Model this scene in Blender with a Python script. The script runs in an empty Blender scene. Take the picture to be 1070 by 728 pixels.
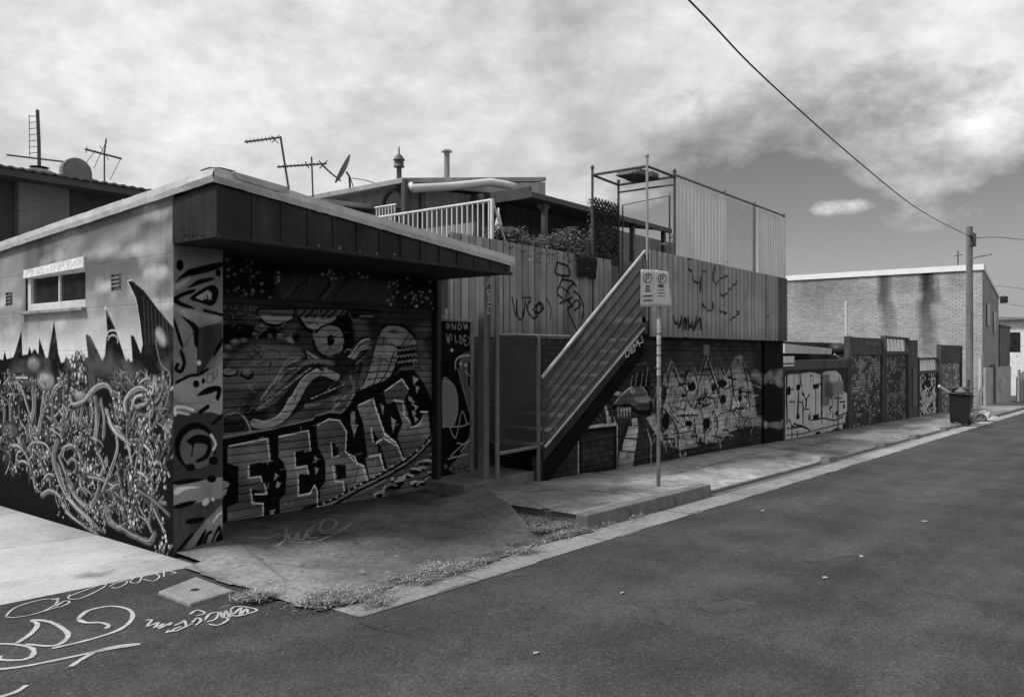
import bpy, math, random
import numpy as np
from mathutils import Vector, Matrix
random.seed(7)
RNG = np.random.default_rng(7)
SC = bpy.context.scene
COL = SC.collection
# ------------------------------------------------------------------ camera model (measured from the photograph)
F, CX, HY, CH = 835.0, 535.0, 369.0, 1.6          # focal length in photo pixels, principal x, horizon y, eye height in metres
ANG = math.radians(38.1)                          # the lane runs along +X, the camera looks 38.1 degrees away from it
CA, SA = math.cos(ANG), math.sin(ANG)
SLOPE = 0.024                                     # the lane falls 2.4 % along +X
def gz(x): return -SLOPE * x
def ray(px, py):
    u = (px - CX) / F
    return (CA + u * SA, SA - u * CA, (HY - py) / F)
def onY(px, py, y):
    r = ray(px, py); t = y / r[1]; return Vector((r[0] * t, y, CH + r[2] * t))
def onX(px, py, x):
    r = ray(px, py); t = x / r[0]; return Vector((x, r[1] * t, CH + r[2] * t))
def onG(px, py, dz=0.0):
    r = ray(px, py); t = (CH - dz) / (-r[2] - SLOPE * r[0]); return Vector((r[0] * t, r[1] * t, CH + r[2] * t))
def T(ox, oy, s):
    return lambda pts: [(ox + x / s, oy + y / s) for x, y in pts]

# ------------------------------------------------------------------ materials: all grey, node based
MATS = {}
def nodes_of(name):
    m = bpy.data.materials.new(name); m.use_nodes = True
    nt = m.node_tree; b = nt.nodes['Principled BSDF']
    return m, nt, b
def N(nt, t, **kw):
    n = nt.nodes.new(t)
    for k, v in kw.items():
        if k in n.inputs: n.inputs[k].default_value = v
        else: setattr(n, k, v)
    return n
def math_n(nt, op, a, b=None, c=None, clamp=False):
    n = nt.nodes.new('ShaderNodeMath'); n.operation = op; n.use_clamp = clamp
    for i, v in enumerate((a, b, c)):
        if v is None: continue
        if isinstance(v, (int, float)): n.inputs[i].default_value = v
        else: nt.links.new(v, n.inputs[i])
    return n.outputs[0]
def noise_fac(nt, co, scale, detail=5, rough=.6, sc=(1, 1, 1)):
    mp = N(nt, 'ShaderNodeMapping'); mp.inputs['Scale'].default_value = sc
    nt.links.new(co, mp.inputs[0])
    n = N(nt, 'ShaderNodeTexNoise'); n.inputs['Scale'].default_value = scale
    n.inputs['Detail'].default_value = detail; n.inputs['Roughness'].default_value = rough
    nt.links.new(mp.outputs[0], n.inputs['Vector'])
    return n.outputs['Fac']
def remap(nt, v, a, b, lo, hi):
    n = nt.nodes.new('ShaderNodeMapRange'); n.clamp = True
    nt.links.new(v, n.inputs[0])
    for i, x in enumerate((a, b, lo, hi)): n.inputs[i + 1].default_value = x
    return n.outputs[0]
def grey(name, v=.3, rough=.8, var=.25, scale=3., fine=.15, fscale=60., bump=.2, bscale=None, streak=0., metal=0., attr=False,
         spec=.3, brick=None, speck=0., lane=0., crack=0.):
    """grey surface: base value (or the painted attribute) x broad mottling x fine grain x vertical dirt streaks, with bump"""
    if name in MATS: return MATS[name]
    m, nt, b = nodes_of(name)
    geo = N(nt, 'ShaderNodeNewGeometry'); co = geo.outputs['Position']
    if attr:
        a = N(nt, 'ShaderNodeAttribute'); a.attribute_name = 'paint'; val = a.outputs['Fac']
    else:
        vn = N(nt, 'ShaderNodeValue'); vn.outputs[0].default_value = v; val = vn.outputs[0]
    val = math_n(nt, 'MULTIPLY', val, remap(nt, noise_fac(nt, co, scale, 6, .65), .3, .7, 1 - var, 1 + var))
    ff = noise_fac(nt, co, fscale, 3, .6)
    val = math_n(nt, 'MULTIPLY', val, remap(nt, ff, .3, .7, 1 - fine, 1 + fine))
    if streak:
        s = noise_fac(nt, co, 6., 4, .6, (1, 1, .06))
        val = math_n(nt, 'MULTIPLY', val, remap(nt, s, .35, .65, 1 - streak, 1 + streak * .4))
    if crack:           # hairline cracks, gum spots and fine grime
        for sc_, wd in ((.9, .003), (2.1, .0022)):
            cr = noise_fac(nt, co, sc_, 7, .62); val = math_n(nt, 'MULTIPLY', val, remap(nt, math_n(nt, 'ABSOLUTE', math_n(nt, 'SUBTRACT', cr, .5)), 0., wd, 1 - crack, 1.))
        val = math_n(nt, 'MULTIPLY', val, remap(nt, noise_fac(nt, co, 17., 6, .75), .42, .66, 1 + .25 * crack, 1 - .5 * crack))
        val = math_n(nt, 'MULTIPLY', val, remap(nt, noise_fac(nt, co, 26., 2, .5), .7, .74, 1., 1 - .5 * crack))
    if lane:            # wear running along the lane, old patches and paler spots
        val = math_n(nt, 'MULTIPLY', val, remap(nt, noise_fac(nt, co, 1., 5, .6, (.1, 1.0, 1)), .36, .64, 1 - lane, 1 + lane))
        val = math_n(nt, 'MULTIPLY', val, remap(nt, noise_fac(nt, co, .55, 8, .7), .56, .6, 1., 1 - lane * .6))
        val = math_n(nt, 'MULTIPLY', val, remap(nt, noise_fac(nt, co, 5., 4, .6), .68, .74, 1., 1.5))
        cr = noise_fac(nt, co, 1.3, 5, .55); val = math_n(nt, 'MULTIPLY', val, remap(nt, math_n(nt, 'ABSOLUTE', math_n(nt, 'SUBTRACT', cr, .5)), 0., .004, .5, 1.))
        val = math_n(nt, 'MULTIPLY', val, remap(nt, noise_fac(nt, co, 2.6, 6, .7), .4, .62, 1.08, .84))
    if speck:
        vo = N(nt, 'ShaderNodeTexVoronoi'); vo.inputs['Scale'].default_value = 95.
        nt.links.new(co, vo.inputs['Vector'])
        sep = N(nt, 'ShaderNodeSeparateColor'); nt.links.new(vo.outputs['Color'], sep.inputs[0])
        val = math_n(nt, 'MULTIPLY', val, remap(nt, sep.outputs[0], .0, 1., 1 - speck, 1 + speck))
        val = math_n(nt, 'ADD', val, remap(nt, sep.outputs[1], .975, .98, 0, speck * .12))
    hgt = ff
    if brick:
        bw, bh, mort, ax = brick[:4]; kc = brick[4] if len(brick) > 4 else 1.
        tc = N(nt, 'ShaderNodeSeparateXYZ'); nt.links.new(co, tc.inputs[0])
        cb = N(nt, 'ShaderNodeCombineXYZ'); nt.links.new(tc.outputs[ax], cb.inputs[0]); nt.links.new(tc.outputs[2], cb.inputs[1])
        br = N(nt, 'ShaderNodeTexBrick'); nt.links.new(cb.outputs[0], br.inputs['Vector'])
        br.inputs['Scale'].default_value = 1.; br.inputs['Brick Width'].default_value = bw; br.inputs['Row Height'].default_value = bh
        br.inputs['Mortar Size'].default_value = mort; br.inputs['Mortar Smooth'].default_value = .3
        br.inputs['Color1'].default_value = (1 - .18 * kc,) * 3 + (1,); br.inputs['Color2'].default_value = (1 + .12 * kc,) * 3 + (1,)
        br.inputs['Mortar'].default_value = (1 - .45 * kc,) * 3 + (1,)
        sp = N(nt, 'ShaderNodeSeparateColor'); nt.links.new(br.outputs['Color'], sp.inputs[0])
        val = math_n(nt, 'MULTIPLY', val, sp.outputs[0])
        hgt = math_n(nt, 'SUBTRACT', math_n(nt, 'MULTIPLY', ff, .3), br.outputs['Fac'])
    cc = N(nt, 'ShaderNodeCombineColor')
    for i in range(3): nt.links.new(val, cc.inputs[i])
    nt.links.new(cc.outputs[0], b.inputs['Base Color'])
    b.inputs['Roughness'].default_value = rough; b.inputs['Metallic'].default_value = metal
    b.inputs['Specular IOR Level'].default_value = spec
    if bump:
        bp = N(nt, 'ShaderNodeBump'); bp.inputs['Strength'].default_value = bump; bp.inputs['Distance'].default_value = .01
        nt.links.new(hgt, bp.inputs['Height']); nt.links.new(bp.outputs[0], b.inputs['Normal'])
    MATS[name] = m
    return m
def glass(name='window_glass', v=.02):
    if name in MATS: return MATS[name]
    m, nt, b = nodes_of(name)
    geo = N(nt, 'ShaderNodeNewGeometry')
    f = noise_fac(nt, geo.outputs['Position'], 4, 3)
    cc = N(nt, 'ShaderNodeCombineColor'); o = remap(nt, f, .3, .7, v * .5, v * 1.6)
    for i in range(3): nt.links.new(o, cc.inputs[i])
    nt.links.new(cc.outputs[0], b.inputs['Base Color'])
    b.inputs['Roughness'].default_value = .12; b.inputs['Specular IOR Level'].default_value = .5
    MATS[name] = m; return m
def translucent(name, v, mixf=.4):
    if name in MATS: return MATS[name]
    m = grey(name, v, .5, .12, 1.5, .05, 30, .05, streak=.18, spec=.4)
    nt = m.node_tree; b = nt.nodes['Principled BSDF']; out = nt.nodes['Material Output']
    tr = N(nt, 'ShaderNodeBsdfTranslucent'); tr.inputs[0].default_value = (v, v, v, 1)
    mx = N(nt, 'ShaderNodeMixShader'); mx.inputs[0].default_value = mixf
    nt.links.new(b.outputs[0], mx.inputs[1]); nt.links.new(tr.outputs[0], mx.inputs[2]); nt.links.new(mx.outputs[0], out.inputs[0])
    return m
def leafmat(name, v):
    m = grey(name, v, .6, .5, 7., .3, 40, 0)
    return m

# ------------------------------------------------------------------ objects
ORI = {}
def link(o, parent=None):
    COL.objects.link(o)
    if parent is not None: o.parent = parent
    return o
def info(o, label=None, cat=None, group=None, kind=None):
    if label: o['label'] = label
    if cat: o['category'] = cat
    if group: o['group'] = group
    if kind: o['kind'] = kind
    return o
def thing(name, label, cat, loc, group=None, kind=None):
    o = bpy.data.objects.new(name, None); o.empty_display_size = .2
    o.location = loc; link(o); ORI[o.name] = Vector(loc)
    return info(o, label, cat, group, kind)
class MB:
    """collects world-space geometry for ONE mesh object"""
    def __init__(s): s.v = []; s.f = []; s.mi = []; s.cm = 0
    def mat(s, i): s.cm = i; return s
    def add(s, vs, fs):
        o = len(s.v); s.v += [tuple(v) for v in vs]
        for f in fs: s.f.append(tuple(o + i for i in f)); s.mi.append(s.cm)
        return s
    def hexa(s, p):
        return s.add(p, [(0, 3, 2, 1), (4, 5, 6, 7), (0, 1, 5, 4), (1, 2, 6, 5), (2, 3, 7, 6), (3, 0, 4, 7)])
    def box(s, x0, x1, y0, y1, z0, z1):
        return s.hexa([(x0, y0, z0), (x1, y0, z0), (x1, y1, z0), (x0, y1, z0), (x0, y0, z1), (x1, y0, z1), (x1, y1, z1), (x0, y1, z1)])
    def quad(s, a, b, c, d): return s.add([a, b, c, d], [(0, 1, 2, 3)])
    def prism(s, poly, off):
        """closed polygon (3-D points) pushed along the vector off"""
        n = len(poly); off = Vector(off); a = [Vector(p) for p in poly]; b = [p + off for p in a]
        nrm = Vector((0, 0, 0))
        for i in range(n): nrm += a[i].cross(a[(i + 1) % n])
        if nrm.dot(off) > 0: a = a[::-1]; b = b[::-1]
        fs = [tuple(range(n)), tuple(range(2 * n - 1, n - 1, -1))]
        fs += [((i + 1) % n, i, n + i, n + (i + 1) % n) for i in range(n)]
        return s.add(a + b, fs)
    def bar(s, p, q, w, h, up=(0, 0, 1)):
        p, q = Vector(p), Vector(q); d = (q - p).normalized(); up = Vector(up)
        if abs(d.dot(up)) > .99: up = Vector((0, 1, 0))
        sd = d.cross(up).normalized(); u2 = sd.cross(d)
        a = sd * (w / 2); b = u2 * (h / 2)
        return s.hexa([p - a - b, p + a - b, q + a - b, q - a - b, p - a + b, p + a + b, q + a + b, q - a + b])
    def tube(s, pts, r, n=8, cap=True):
        pts = [Vector(p) for p in pts]; rs = r if isinstance(r, (list, tuple)) else [r] * len(pts)
        o = len(s.v); ring = None
        for i, p in enumerate(pts):
            d = (pts[min(i + 1, len(pts) - 1)] - pts[max(i - 1, 0)]).normalized()
            if ring is None:
                a = d.orthogonal().normalized()
            else:
                a = (ring - d * ring.dot(d)).normalized()
            ring = a; b = d.cross(a)
            for k in range(n):
                t = 2 * math.pi * k / n
                s.v.append(tuple(p + (a * math.cos(t) + b * math.sin(t)) * rs[i]))
        for i in range(len(pts) - 1):
            for k in range(n):
                k2 = (k + 1) % n
                s.f.append((o + i * n + k, o + i * n + k2, o + (i + 1) * n + k2, o + (i + 1) * n + k)); s.mi.append(s.cm)
        if cap:
            s.f.append(tuple(o + k for k in range(n - 1, -1, -1))); s.mi.append(s.cm)
            e = o + (len(pts) - 1) * n
            s.f.append(tuple(e + k for k in range(n))); s.mi.append(s.cm)
        return s
    def lathe(s, c, prof, n=16):
        """profile [(radius, z)...] turned round the vertical through c"""
        o = len(s.v)
        for r, z in prof:
            for k in range(n):
                t = 2 * math.pi * k / n; s.v.append((c[0] + r * math.cos(t), c[1] + r * math.sin(t), c[2] + z))
        for i in range(len(prof) - 1):
            for k in range(n):
                k2 = (k + 1) % n; s.f.append((o + i * n + k, o + i * n + k2, o + (i + 1) * n + k2, o + (i + 1) * n + k)); s.mi.append(s.cm)
        s.f.append(tuple(o + k for k in range(n - 1, -1, -1))); s.mi.append(s.cm)
        e = o + (len(prof) - 1) * n; s.f.append(tuple(e + k for k in range(n))); s.mi.append(s.cm)
        return s
    def build_each(s, name, mats, parent, **kw):
        """one part per connected piece"""
        p = list(range(len(s.v)))
        def find(i):
            while p[i] != i: p[i] = p[p[i]]; i = p[i]
            return i
        for f in s.f:
            for k in f[1:]: p[find(k)] = find(f[0])
        groups = {}
        for i, f in enumerate(s.f): groups.setdefault(find(f[0]), []).append(i)
        out = []
        for fi in groups.values():
            m = MB(); mp = {}
            for i in fi:
                for k in s.f[i]:
                    if k not in mp: mp[k] = len(m.v); m.v.append(s.v[k])
                m.f.append(tuple(mp[k] for k in s.f[i])); m.mi.append(s.mi[i])
            out.append(m.build(name, mats, parent, **kw))
        return out
    def build(s, name, mats, parent=None, smooth=False, bevel=0., origin=None):
        if not isinstance(mats, (list, tuple)): mats = [mats]
        top = parent
        off = Vector((0, 0, 0))
        while top is not None:
            if top.name in ORI: off = ORI[top.name]; break
            top = top.parent
        if parent is None:
            if origin is None:
                a = np.array(s.v); origin = Vector(((a[:, 0].min() + a[:, 0].max()) / 2, (a[:, 1].min() + a[:, 1].max()) / 2, a[:, 2].min()))
            off = Vector(origin)
        me = bpy.data.meshes.new(name)
        me.from_pydata([(v[0] - off[0], v[1] - off[1], v[2] - off[2]) for v in s.v], [], s.f)
        for m in mats: me.materials.append(m)
        if len(mats) > 1: me.polygons.foreach_set('material_index', s.mi)
        me.update()
        if smooth: me.polygons.foreach_set('use_smooth', [True] * len(me.polygons))
        o = bpy.data.objects.new(name, me); link(o, parent)
        if parent is None: o.location = off; ORI[o.name] = off
        if bevel:
            bm = o.modifiers.new('bevel', 'BEVEL'); bm.width = bevel; bm.segments = 2; bm.limit_method = 'ANGLE'; bm.angle_limit = .6
        return o

# ------------------------------------------------------------------ painted, modelled surfaces
def vnoise(x, y, seed=0):
    """smooth value noise on arrays"""
    r = np.random.default_rng(seed); tab = r.random(4096)
    xi = np.floor(x).astype(int); yi = np.floor(y).astype(int); fx = x - xi; fy = y - yi
    fx = fx * fx * (3 - 2 * fx); fy = fy * fy * (3 - 2 * fy)
    h = lambda a, b: tab[(a * 73 + b * 1291) % 4096]
    return (h(xi, yi) * (1 - fx) + h(xi + 1, yi) * fx) * (1 - fy) + (h(xi, yi + 1) * (1 - fx) + h(xi + 1, yi + 1) * fx) * fy
def fbm(x, y, seed=0, oct=4):
    s = 0; a = .5; t = 0
    for i in range(oct):
        s = s + a * vnoise(x * 2 ** i, y * 2 ** i, seed + i); t += a; a *= .55
    return s / t
def smooth_pts(pts, closed, n=6):
    p = [np.array(q, float) for q in pts]; L = len(p); out = []
    rng = range(L) if closed else range(L - 1)
    for i in rng:
        if closed: a, b, c, d = p[(i - 1) % L], p[i], p[(i + 1) % L], p[(i + 2) % L]
        else: a, b, c, d = p[max(i - 1, 0)], p[i], p[i + 1], p[min(i + 2, L - 1)]
        for k in range(n):
            t = k / n
            out.append(.5 * ((2 * b) + (c - a) * t + (2 * a - 5 * b + 4 * c - d) * t * t + (3 * b - a - 3 * c + d) * t ** 3))
    if not closed: out.append(p[-1])
    return [tuple(q) for q in out]
class Canvas:
    """a wall or ground sheet as a fine grid: the paint is a per-vertex value, the relief (slats, ribs, joints) is real displacement"""
    def __init__(s, axis, c, u0, u1, w0, w1, du, dw, base=.1):
        s.ax = axis; s.c = c
        nu = int((u1 - u0) / du) + 2; nw = int((w1 - w0) / dw) + 2
        s.u = np.linspace(u0, u1, nu); s.w = np.linspace(w0, w1, nw); s.du = s.u[1] - s.u[0]; s.dw = s.w[1] - s.w[0]
        s.U, s.W = np.meshgrid(s.u, s.w); s.A = np.full(s.U.shape, float(base)); s.D = np.zeros(s.U.shape); s.mask = None
    def uv(s, p):
        if s.ax == 'Y': q = onY(p[0], p[1], s.c); return (q.x, q.z)
        if s.ax == 'X': q = onX(p[0], p[1], s.c); return (q.y, q.z)
        q = onG(p[0], p[1], s.c); return (q.x, q.y)
    def k(s, p):
        r = ray(p[0], p[1])
        if s.ax == 'Y': t = s.c / r[1]
        elif s.ax == 'X': t = s.c / r[0]
        else: t = (CH - s.c) / (-r[2] - SLOPE * r[0])
        return t / F
    def _win(s, P, m):
        a = np.array(P); u0, w0 = a.min(0) - m; u1, w1 = a.max(0) + m
        i0, i1 = np.searchsorted(s.u, [u0, u1]); j0, j1 = np.searchsorted(s.w, [w0, w1])
        return slice(j0, j1), slice(i0, i1)
    def _dist(s, P, X, Y, closed):
        d = np.full(X.shape, 1e9); n = len(P)
        for i in range(n if closed else n - 1):
            ax, ay = P[i]; bx, by = P[(i + 1) % n]; vx, vy = bx - ax, by - ay; L = vx * vx + vy * vy + 1e-12
            t = np.clip(((X - ax) * vx + (Y - ay) * vy) / L, 0, 1)
            d = np.minimum(d, (X - ax - t * vx) ** 2 + (Y - ay - t * vy) ** 2)
        return np.sqrt(d)
    def _mix(s, sl, al, v):
        s.A[sl] = s.A[sl] * (1 - al) + v * al
    def poly(s, pts, v, soft=0, sm=False, a=1., v1=None, raw=False):
        if sm: pts = smooth_pts(pts, True, 5)
        P = pts if raw else [s.uv(p) for p in pts]
        soft = max(soft, .6 * s.du); sl = s._win(P, soft); X, Y = s.U[sl], s.W[sl]
        if X.size == 0: return s
        ins = np.zeros(X.shape, bool); n = len(P)
        for i in range(n):
            ax, ay = P[i]; bx, by = P[(i + 1) % n]
            if ay == by: continue
            c = ((ay > Y) != (by > Y)) & (X < (bx - ax) * (Y - ay) / (by - ay) + ax); ins ^= c
        d = s._dist(P, X, Y, True); sd = np.where(ins, d, -d)
        al = np.clip(.5 + sd / (2 * soft), 0, 1) * a
        if v1 is not None:
            ws = [p[1] for p in P]; f = np.clip((Y - min(ws)) / (max(ws) - min(ws) + 1e-9), 0, 1); v = v1 + (v - v1) * f
        s._mix(sl, al, v); return s
    def line(s, pts, wpx, v, soft=0, sm=True, a=1., raw=False, taper=False):
        w = wpx if raw else wpx * s.k(pts[len(pts) // 2])
        if sm and len(pts) > 2: pts = smooth_pts(pts, False, 5)
        P = pts if raw else [s.uv(p) for p in pts]
        soft = max(soft, .6 * s.du); sl = s._win(P, w + soft); X, Y = s.U[sl], s.W[sl]
        if X.size == 0: return s
        d = s._dist(P, X, Y, False); al = np.clip(.5 + (w / 2 - d) / (2 * soft), 0, 1) * a
        s._mix(sl, al, v); return s
    def streaks(s, pts, wpx, n, vals, seed, wl=.7, a=.9):
        """n thin strands running alongside a path"""
        r = random.Random(seed); P = smooth_pts(pts, False, 5); L = len(P)
        for i in range(n):
            o0, o1 = r.uniform(-.5, .5) * wpx, r.uniform(-.5, .5) * wpx; i0 = r.randrange(0, max(1, L // 2)); i1 = r.randrange(min(L - 2, i0 + L // 3), L); q = []
            for j in range(i0, i1 + 1):
                d0, d1 = P[max(j - 1, 0)], P[min(j + 1, L - 1)]; dx, dy = d1[0] - d0[0], d1[1] - d0[1]; m = math.hypot(dx, dy) + 1e-9
                o = o0 + (o1 - o0) * (j - i0) / max(1, i1 - i0); q.append((P[j][0] - dy / m * o, P[j][1] + dx / m * o))
            if len(q) > 1: s.line(q, wl * r.uniform(.7, 1.5), r.choice(vals), sm=False, a=a)
        return s
    def ell(s, cx, cy, rx, ry, v, soft=0, rot=0., a=1., n=18, v1=None):
        c, q = math.cos(rot), math.sin(rot)
        return s.poly([(cx + rx * math.cos(t) * c - ry * math.sin(t) * q, cy + rx * math.cos(t) * q + ry * math.sin(t) * c)
                       for t in [2 * math.pi * i / n for i in range(n)]], v, soft, a=a, v1=v1)
    def ring(s, cx, cy, rx, ry, wpx, v, t0=0, t1=360, a=1.):
        n = 20; return s.line([(cx + rx * math.cos(math.radians(t0 + (t1 - t0) * i / n)), cy + ry * math.sin(math.radians(t0 + (t1 - t0) * i / n))) for i in range(n + 1)], wpx, v, sm=False, a=a)
    def mortar(s, bw=.23, bh=.086, j=.011, dark=.55, depth=.005, seed=1, tone=.12):
        row = np.floor(s.W / bh).astype(int); x = s.U / bw + .5 * (row % 2); col = np.floor(x).astype(int)
        fx = (x - col) * bw; fy = s.W - row * bh
        jm = (fx < j) | (fy < j)
        r = np.random.default_rng(seed).random(8192); t = r[(row * 37 + col * 911) % 8192]
        s.A *= (1 + tone * (t - .5) * 2); s.A[jm] *= dark; s.D[jm] -= depth; s.D[~jm] += (t[~jm] - .5) * .003
        return s
    def build(s, name, mat, parent=None):
        nw, nu = s.U.shape
        X = np.empty((nw * nu, 3))
        if s.ax == 'Y': X[:, 0] = s.U.ravel(); X[:, 1] = (s.c - s.D).ravel(); X[:, 2] = s.W.ravel()
        elif s.ax == 'X': X[:, 0] = (s.c - s.D).ravel(); X[:, 1] = s.U.ravel(); X[:, 2] = s.W.ravel()
        else: X[:, 0] = s.U.ravel(); X[:, 1] = s.W.ravel(); X[:, 2] = (s.c + s.D - SLOPE * s.U).ravel()
        i = np.arange(nu - 1); jj = np.arange(nw - 1)[:, None] * nu
        a = (jj + i).ravel(); q = np.stack([a, a + 1, a + 1 + nu, a + nu], 1)
        if s.ax == 'X': q = q[:, ::-1]
        vals = np.clip(np.where(s.A < .06, s.A * (np.maximum(s.A, 1e-4) / .06) ** .55, s.A), .002, .9).ravel()
        if s.mask is not None:
            mk = s.mask.ravel(); q = q[mk[q].all(1)]
            used = np.unique(q); rm = np.full(nw * nu, -1); rm[used] = np.arange(len(used)); q = rm[q]; X = X[used]; vals = vals[used]
        off = Vector((0, 0, 0)); top = parent
        while top is not None:
            if top.name in ORI: off = ORI[top.name]; break
            top = top.parent
        X = X - np.array(off)
        me = bpy.data.meshes.new(name); nf = len(q)
        me.vertices.add(len(X)); me.vertices.foreach_set('co', X.astype(np.float32).ravel())
        me.loops.add(nf * 4); me.loops.foreach_set('vertex_index', q.astype(np.int32).ravel())
        me.polygons.add(nf); me.polygons.foreach_set('loop_start', (np.arange(nf) * 4).astype(np.int32))
        me.polygons.foreach_set('loop_total', np.full(nf, 4, np.int32))
        at = me.attributes.new('paint', 'FLOAT', 'POINT'); at.data.foreach_set('value', vals.astype(np.float32))
        me.materials.append(mat); me.update(calc_edges=True)
        o = bpy.data.objects.new(name, me); link(o, parent)
        return o
def scribble(c, x, y, w, h, n, wpx, v, seed, a=1.):
    """a loose run of letter-like loops"""
    r = random.Random(seed)
    for i in range(n):
        x0 = x + w * i / n; cw = w / n
        pts = [(x0 + cw * r.uniform(0, 1), y + h * r.uniform(0, 1)) for _ in range(r.randint(3, 5))]
        c.line(pts, wpx, v, a=a)
GLY = {'P': [[(0, 1), (0, 0), (.7, 0), (.7, .5), (0, .5)]], 'A': [[(0, 1), (.4, 0), (.8, 1)], [(.15, .62), (.65, .62)]], 'D': [[(0, 0), (0, 1), (.6, .8), (.7, .4), (0, 0)]],
       'E': [[(.7, 0), (0, 0), (0, 1), (.7, 1)], [(0, .5), (.55, .5)]], 'M': [[(0, 1), (0, 0), (.4, .6), (.8, 0), (.8, 1)]], 'U': [[(0, 0), (.05, .9), (.4, 1), (.7, .9), (.75, 0)]],
       'B': [[(0, 0), (0, 1), (.6, .9), (.6, .6), (0, .5), (.55, .3), (.5, 0), (0, 0)]], 'H': [[(0, 0), (0, 1)], [(0, .5), (.7, .5)], [(.7, 0), (.7, 1)]], 'S': [[(.7, .1), (.2, 0), (.1, .4), (.6, .6), (.6, .95), (0, .95)]],
       'Y': [[(0, 0), (.35, .5), (.7, 0)], [(.35, .5), (.35, 1)]], 'J': [[(.6, 0), (.6, .9), (.2, 1), (0, .8)]], 'C': [[(.7, .1), (.2, 0), (0, .5), (.2, 1), (.7, .9)]],
       'N': [[(0, 1), (0, 0), (.7, 1), (.7, 0)]], 'O': [[(.3, 0), (0, .5), (.3, 1), (.7, .5), (.3, 0)]], 'W': [[(0, 0), (.2, 1), (.45, .3), (.7, 1), (.9, 0)]], 'I': [[(.2, 0), (.2, 1)]],
       'L': [[(0, 0), (0, 1), (.6, 1)]], 'X': [[(0, 0), (.7, 1)], [(.7, 0), (0, 1)]], 'T': [[(0, 0), (.7, 0)], [(.35, 0), (.35, 1)]]}
def glyphs(c, word, p0, du, dv, wpx, v, gap=1.15, a=1.):
    """hand lettering: p0 top-left in photo pixels, du = advance vector of one letter, dv = its down vector"""
    r = random.Random(len(word) + int(p0[0]))
    for i, ch in enumerate(word):
        hgt = r.uniform(.85, 1.2); sh = r.uniform(-.15, .15)
        for st in GLY.get(ch, []):
            st = [(x + r.uniform(-.1, .1), y * hgt + sh + r.uniform(-.08, .08)) for x, y in st]
            c.line([(p0[0] + du[0] * (i * gap + x) + dv[0] * y, p0[1] + du[1] * (i * gap + x) + dv[1] * y) for x, y in st], wpx, v, sm=True, a=a)
# ================================================================== painted surfaces
GX, GY, GD, GE = 3.45, 6.24, 6.82, 5.59     # garage: side wall x, front line y, door plane y, eave line y
def band(c, pts, w, hi, mid=.1, bg=.012):
    c.line(pts, w * 1.5, bg, soft=.012)
    c.line(pts, w, mid * .6, soft=.012)
    c.line([(x - w * .1, y - w * .1) for x, y in pts], w * .5, hi * .45, soft=.02)
    c.streaks(pts, w * 1.1, int(3 + w * 1.2), (.008, .008, .02, hi, hi * 1.3, hi * .6), int(pts[0][0] * 7 + pts[0][1]), .65)
    c.line([(x - w * .3, y - w * .26) for x, y in pts], .8, min(hi * 1.6, .6))
def drops(c, cx, cy, rx, ry, n, sz, seed, v=.5):
    r = random.Random(seed)
    for i in range(n):
        a = r.uniform(0, 6.28); q = math.sqrt(r.random()); s = sz * r.uniform(.55, 1.25)
        x, y = cx + rx * q * math.cos(a), cy + ry * q * math.sin(a)
        c.ell(x, y, s * .62, s * 1.15, .01, n=8); c.ell(x, y, s * .36, s * .85, v * r.choice((.2, .35, .55, .9, 1.2)), n=8)
def tendrils(c, test, n, seed, wmin, wmax, box, up=.75):
    """layer upon layer of curling strands, each with its own fringe of drops"""
    r = random.Random(seed)
    for i in range(n):
        x, y = r.uniform(box[0], box[2]), r.uniform(box[1], box[3])
        if not test(x, y): continue
        a = r.gauss(-1.57, .5) if r.random() < up else r.uniform(-3.1, 0); k = r.gauss(0, .35); L = r.uniform(5, 10); p = [(x, y)]
        for j in range(r.randint(4, 7)):
            a += k + r.gauss(0, .15); x += L * math.cos(a) * .8; y += L * math.sin(a); p.append((x, y))
            if not test(x, y): break
        if len(p) < 3: continue
        w = r.uniform(wmin, wmax); v = r.choice((.05, .08, .12, .2, .34)); band(c, p, w, v, mid=v * .3)
        if r.random() < .42:
            for q in smooth_pts(p, False, 3)[::1]:
                if r.random() < .7: drops(c, q[0] + w * r.choice((-.7, .7)), q[1] + r.uniform(-2, 2), 1.2, 1.5, 1, r.uniform(1.2, 2.4), r.randrange(10 ** 6), .4)
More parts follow.
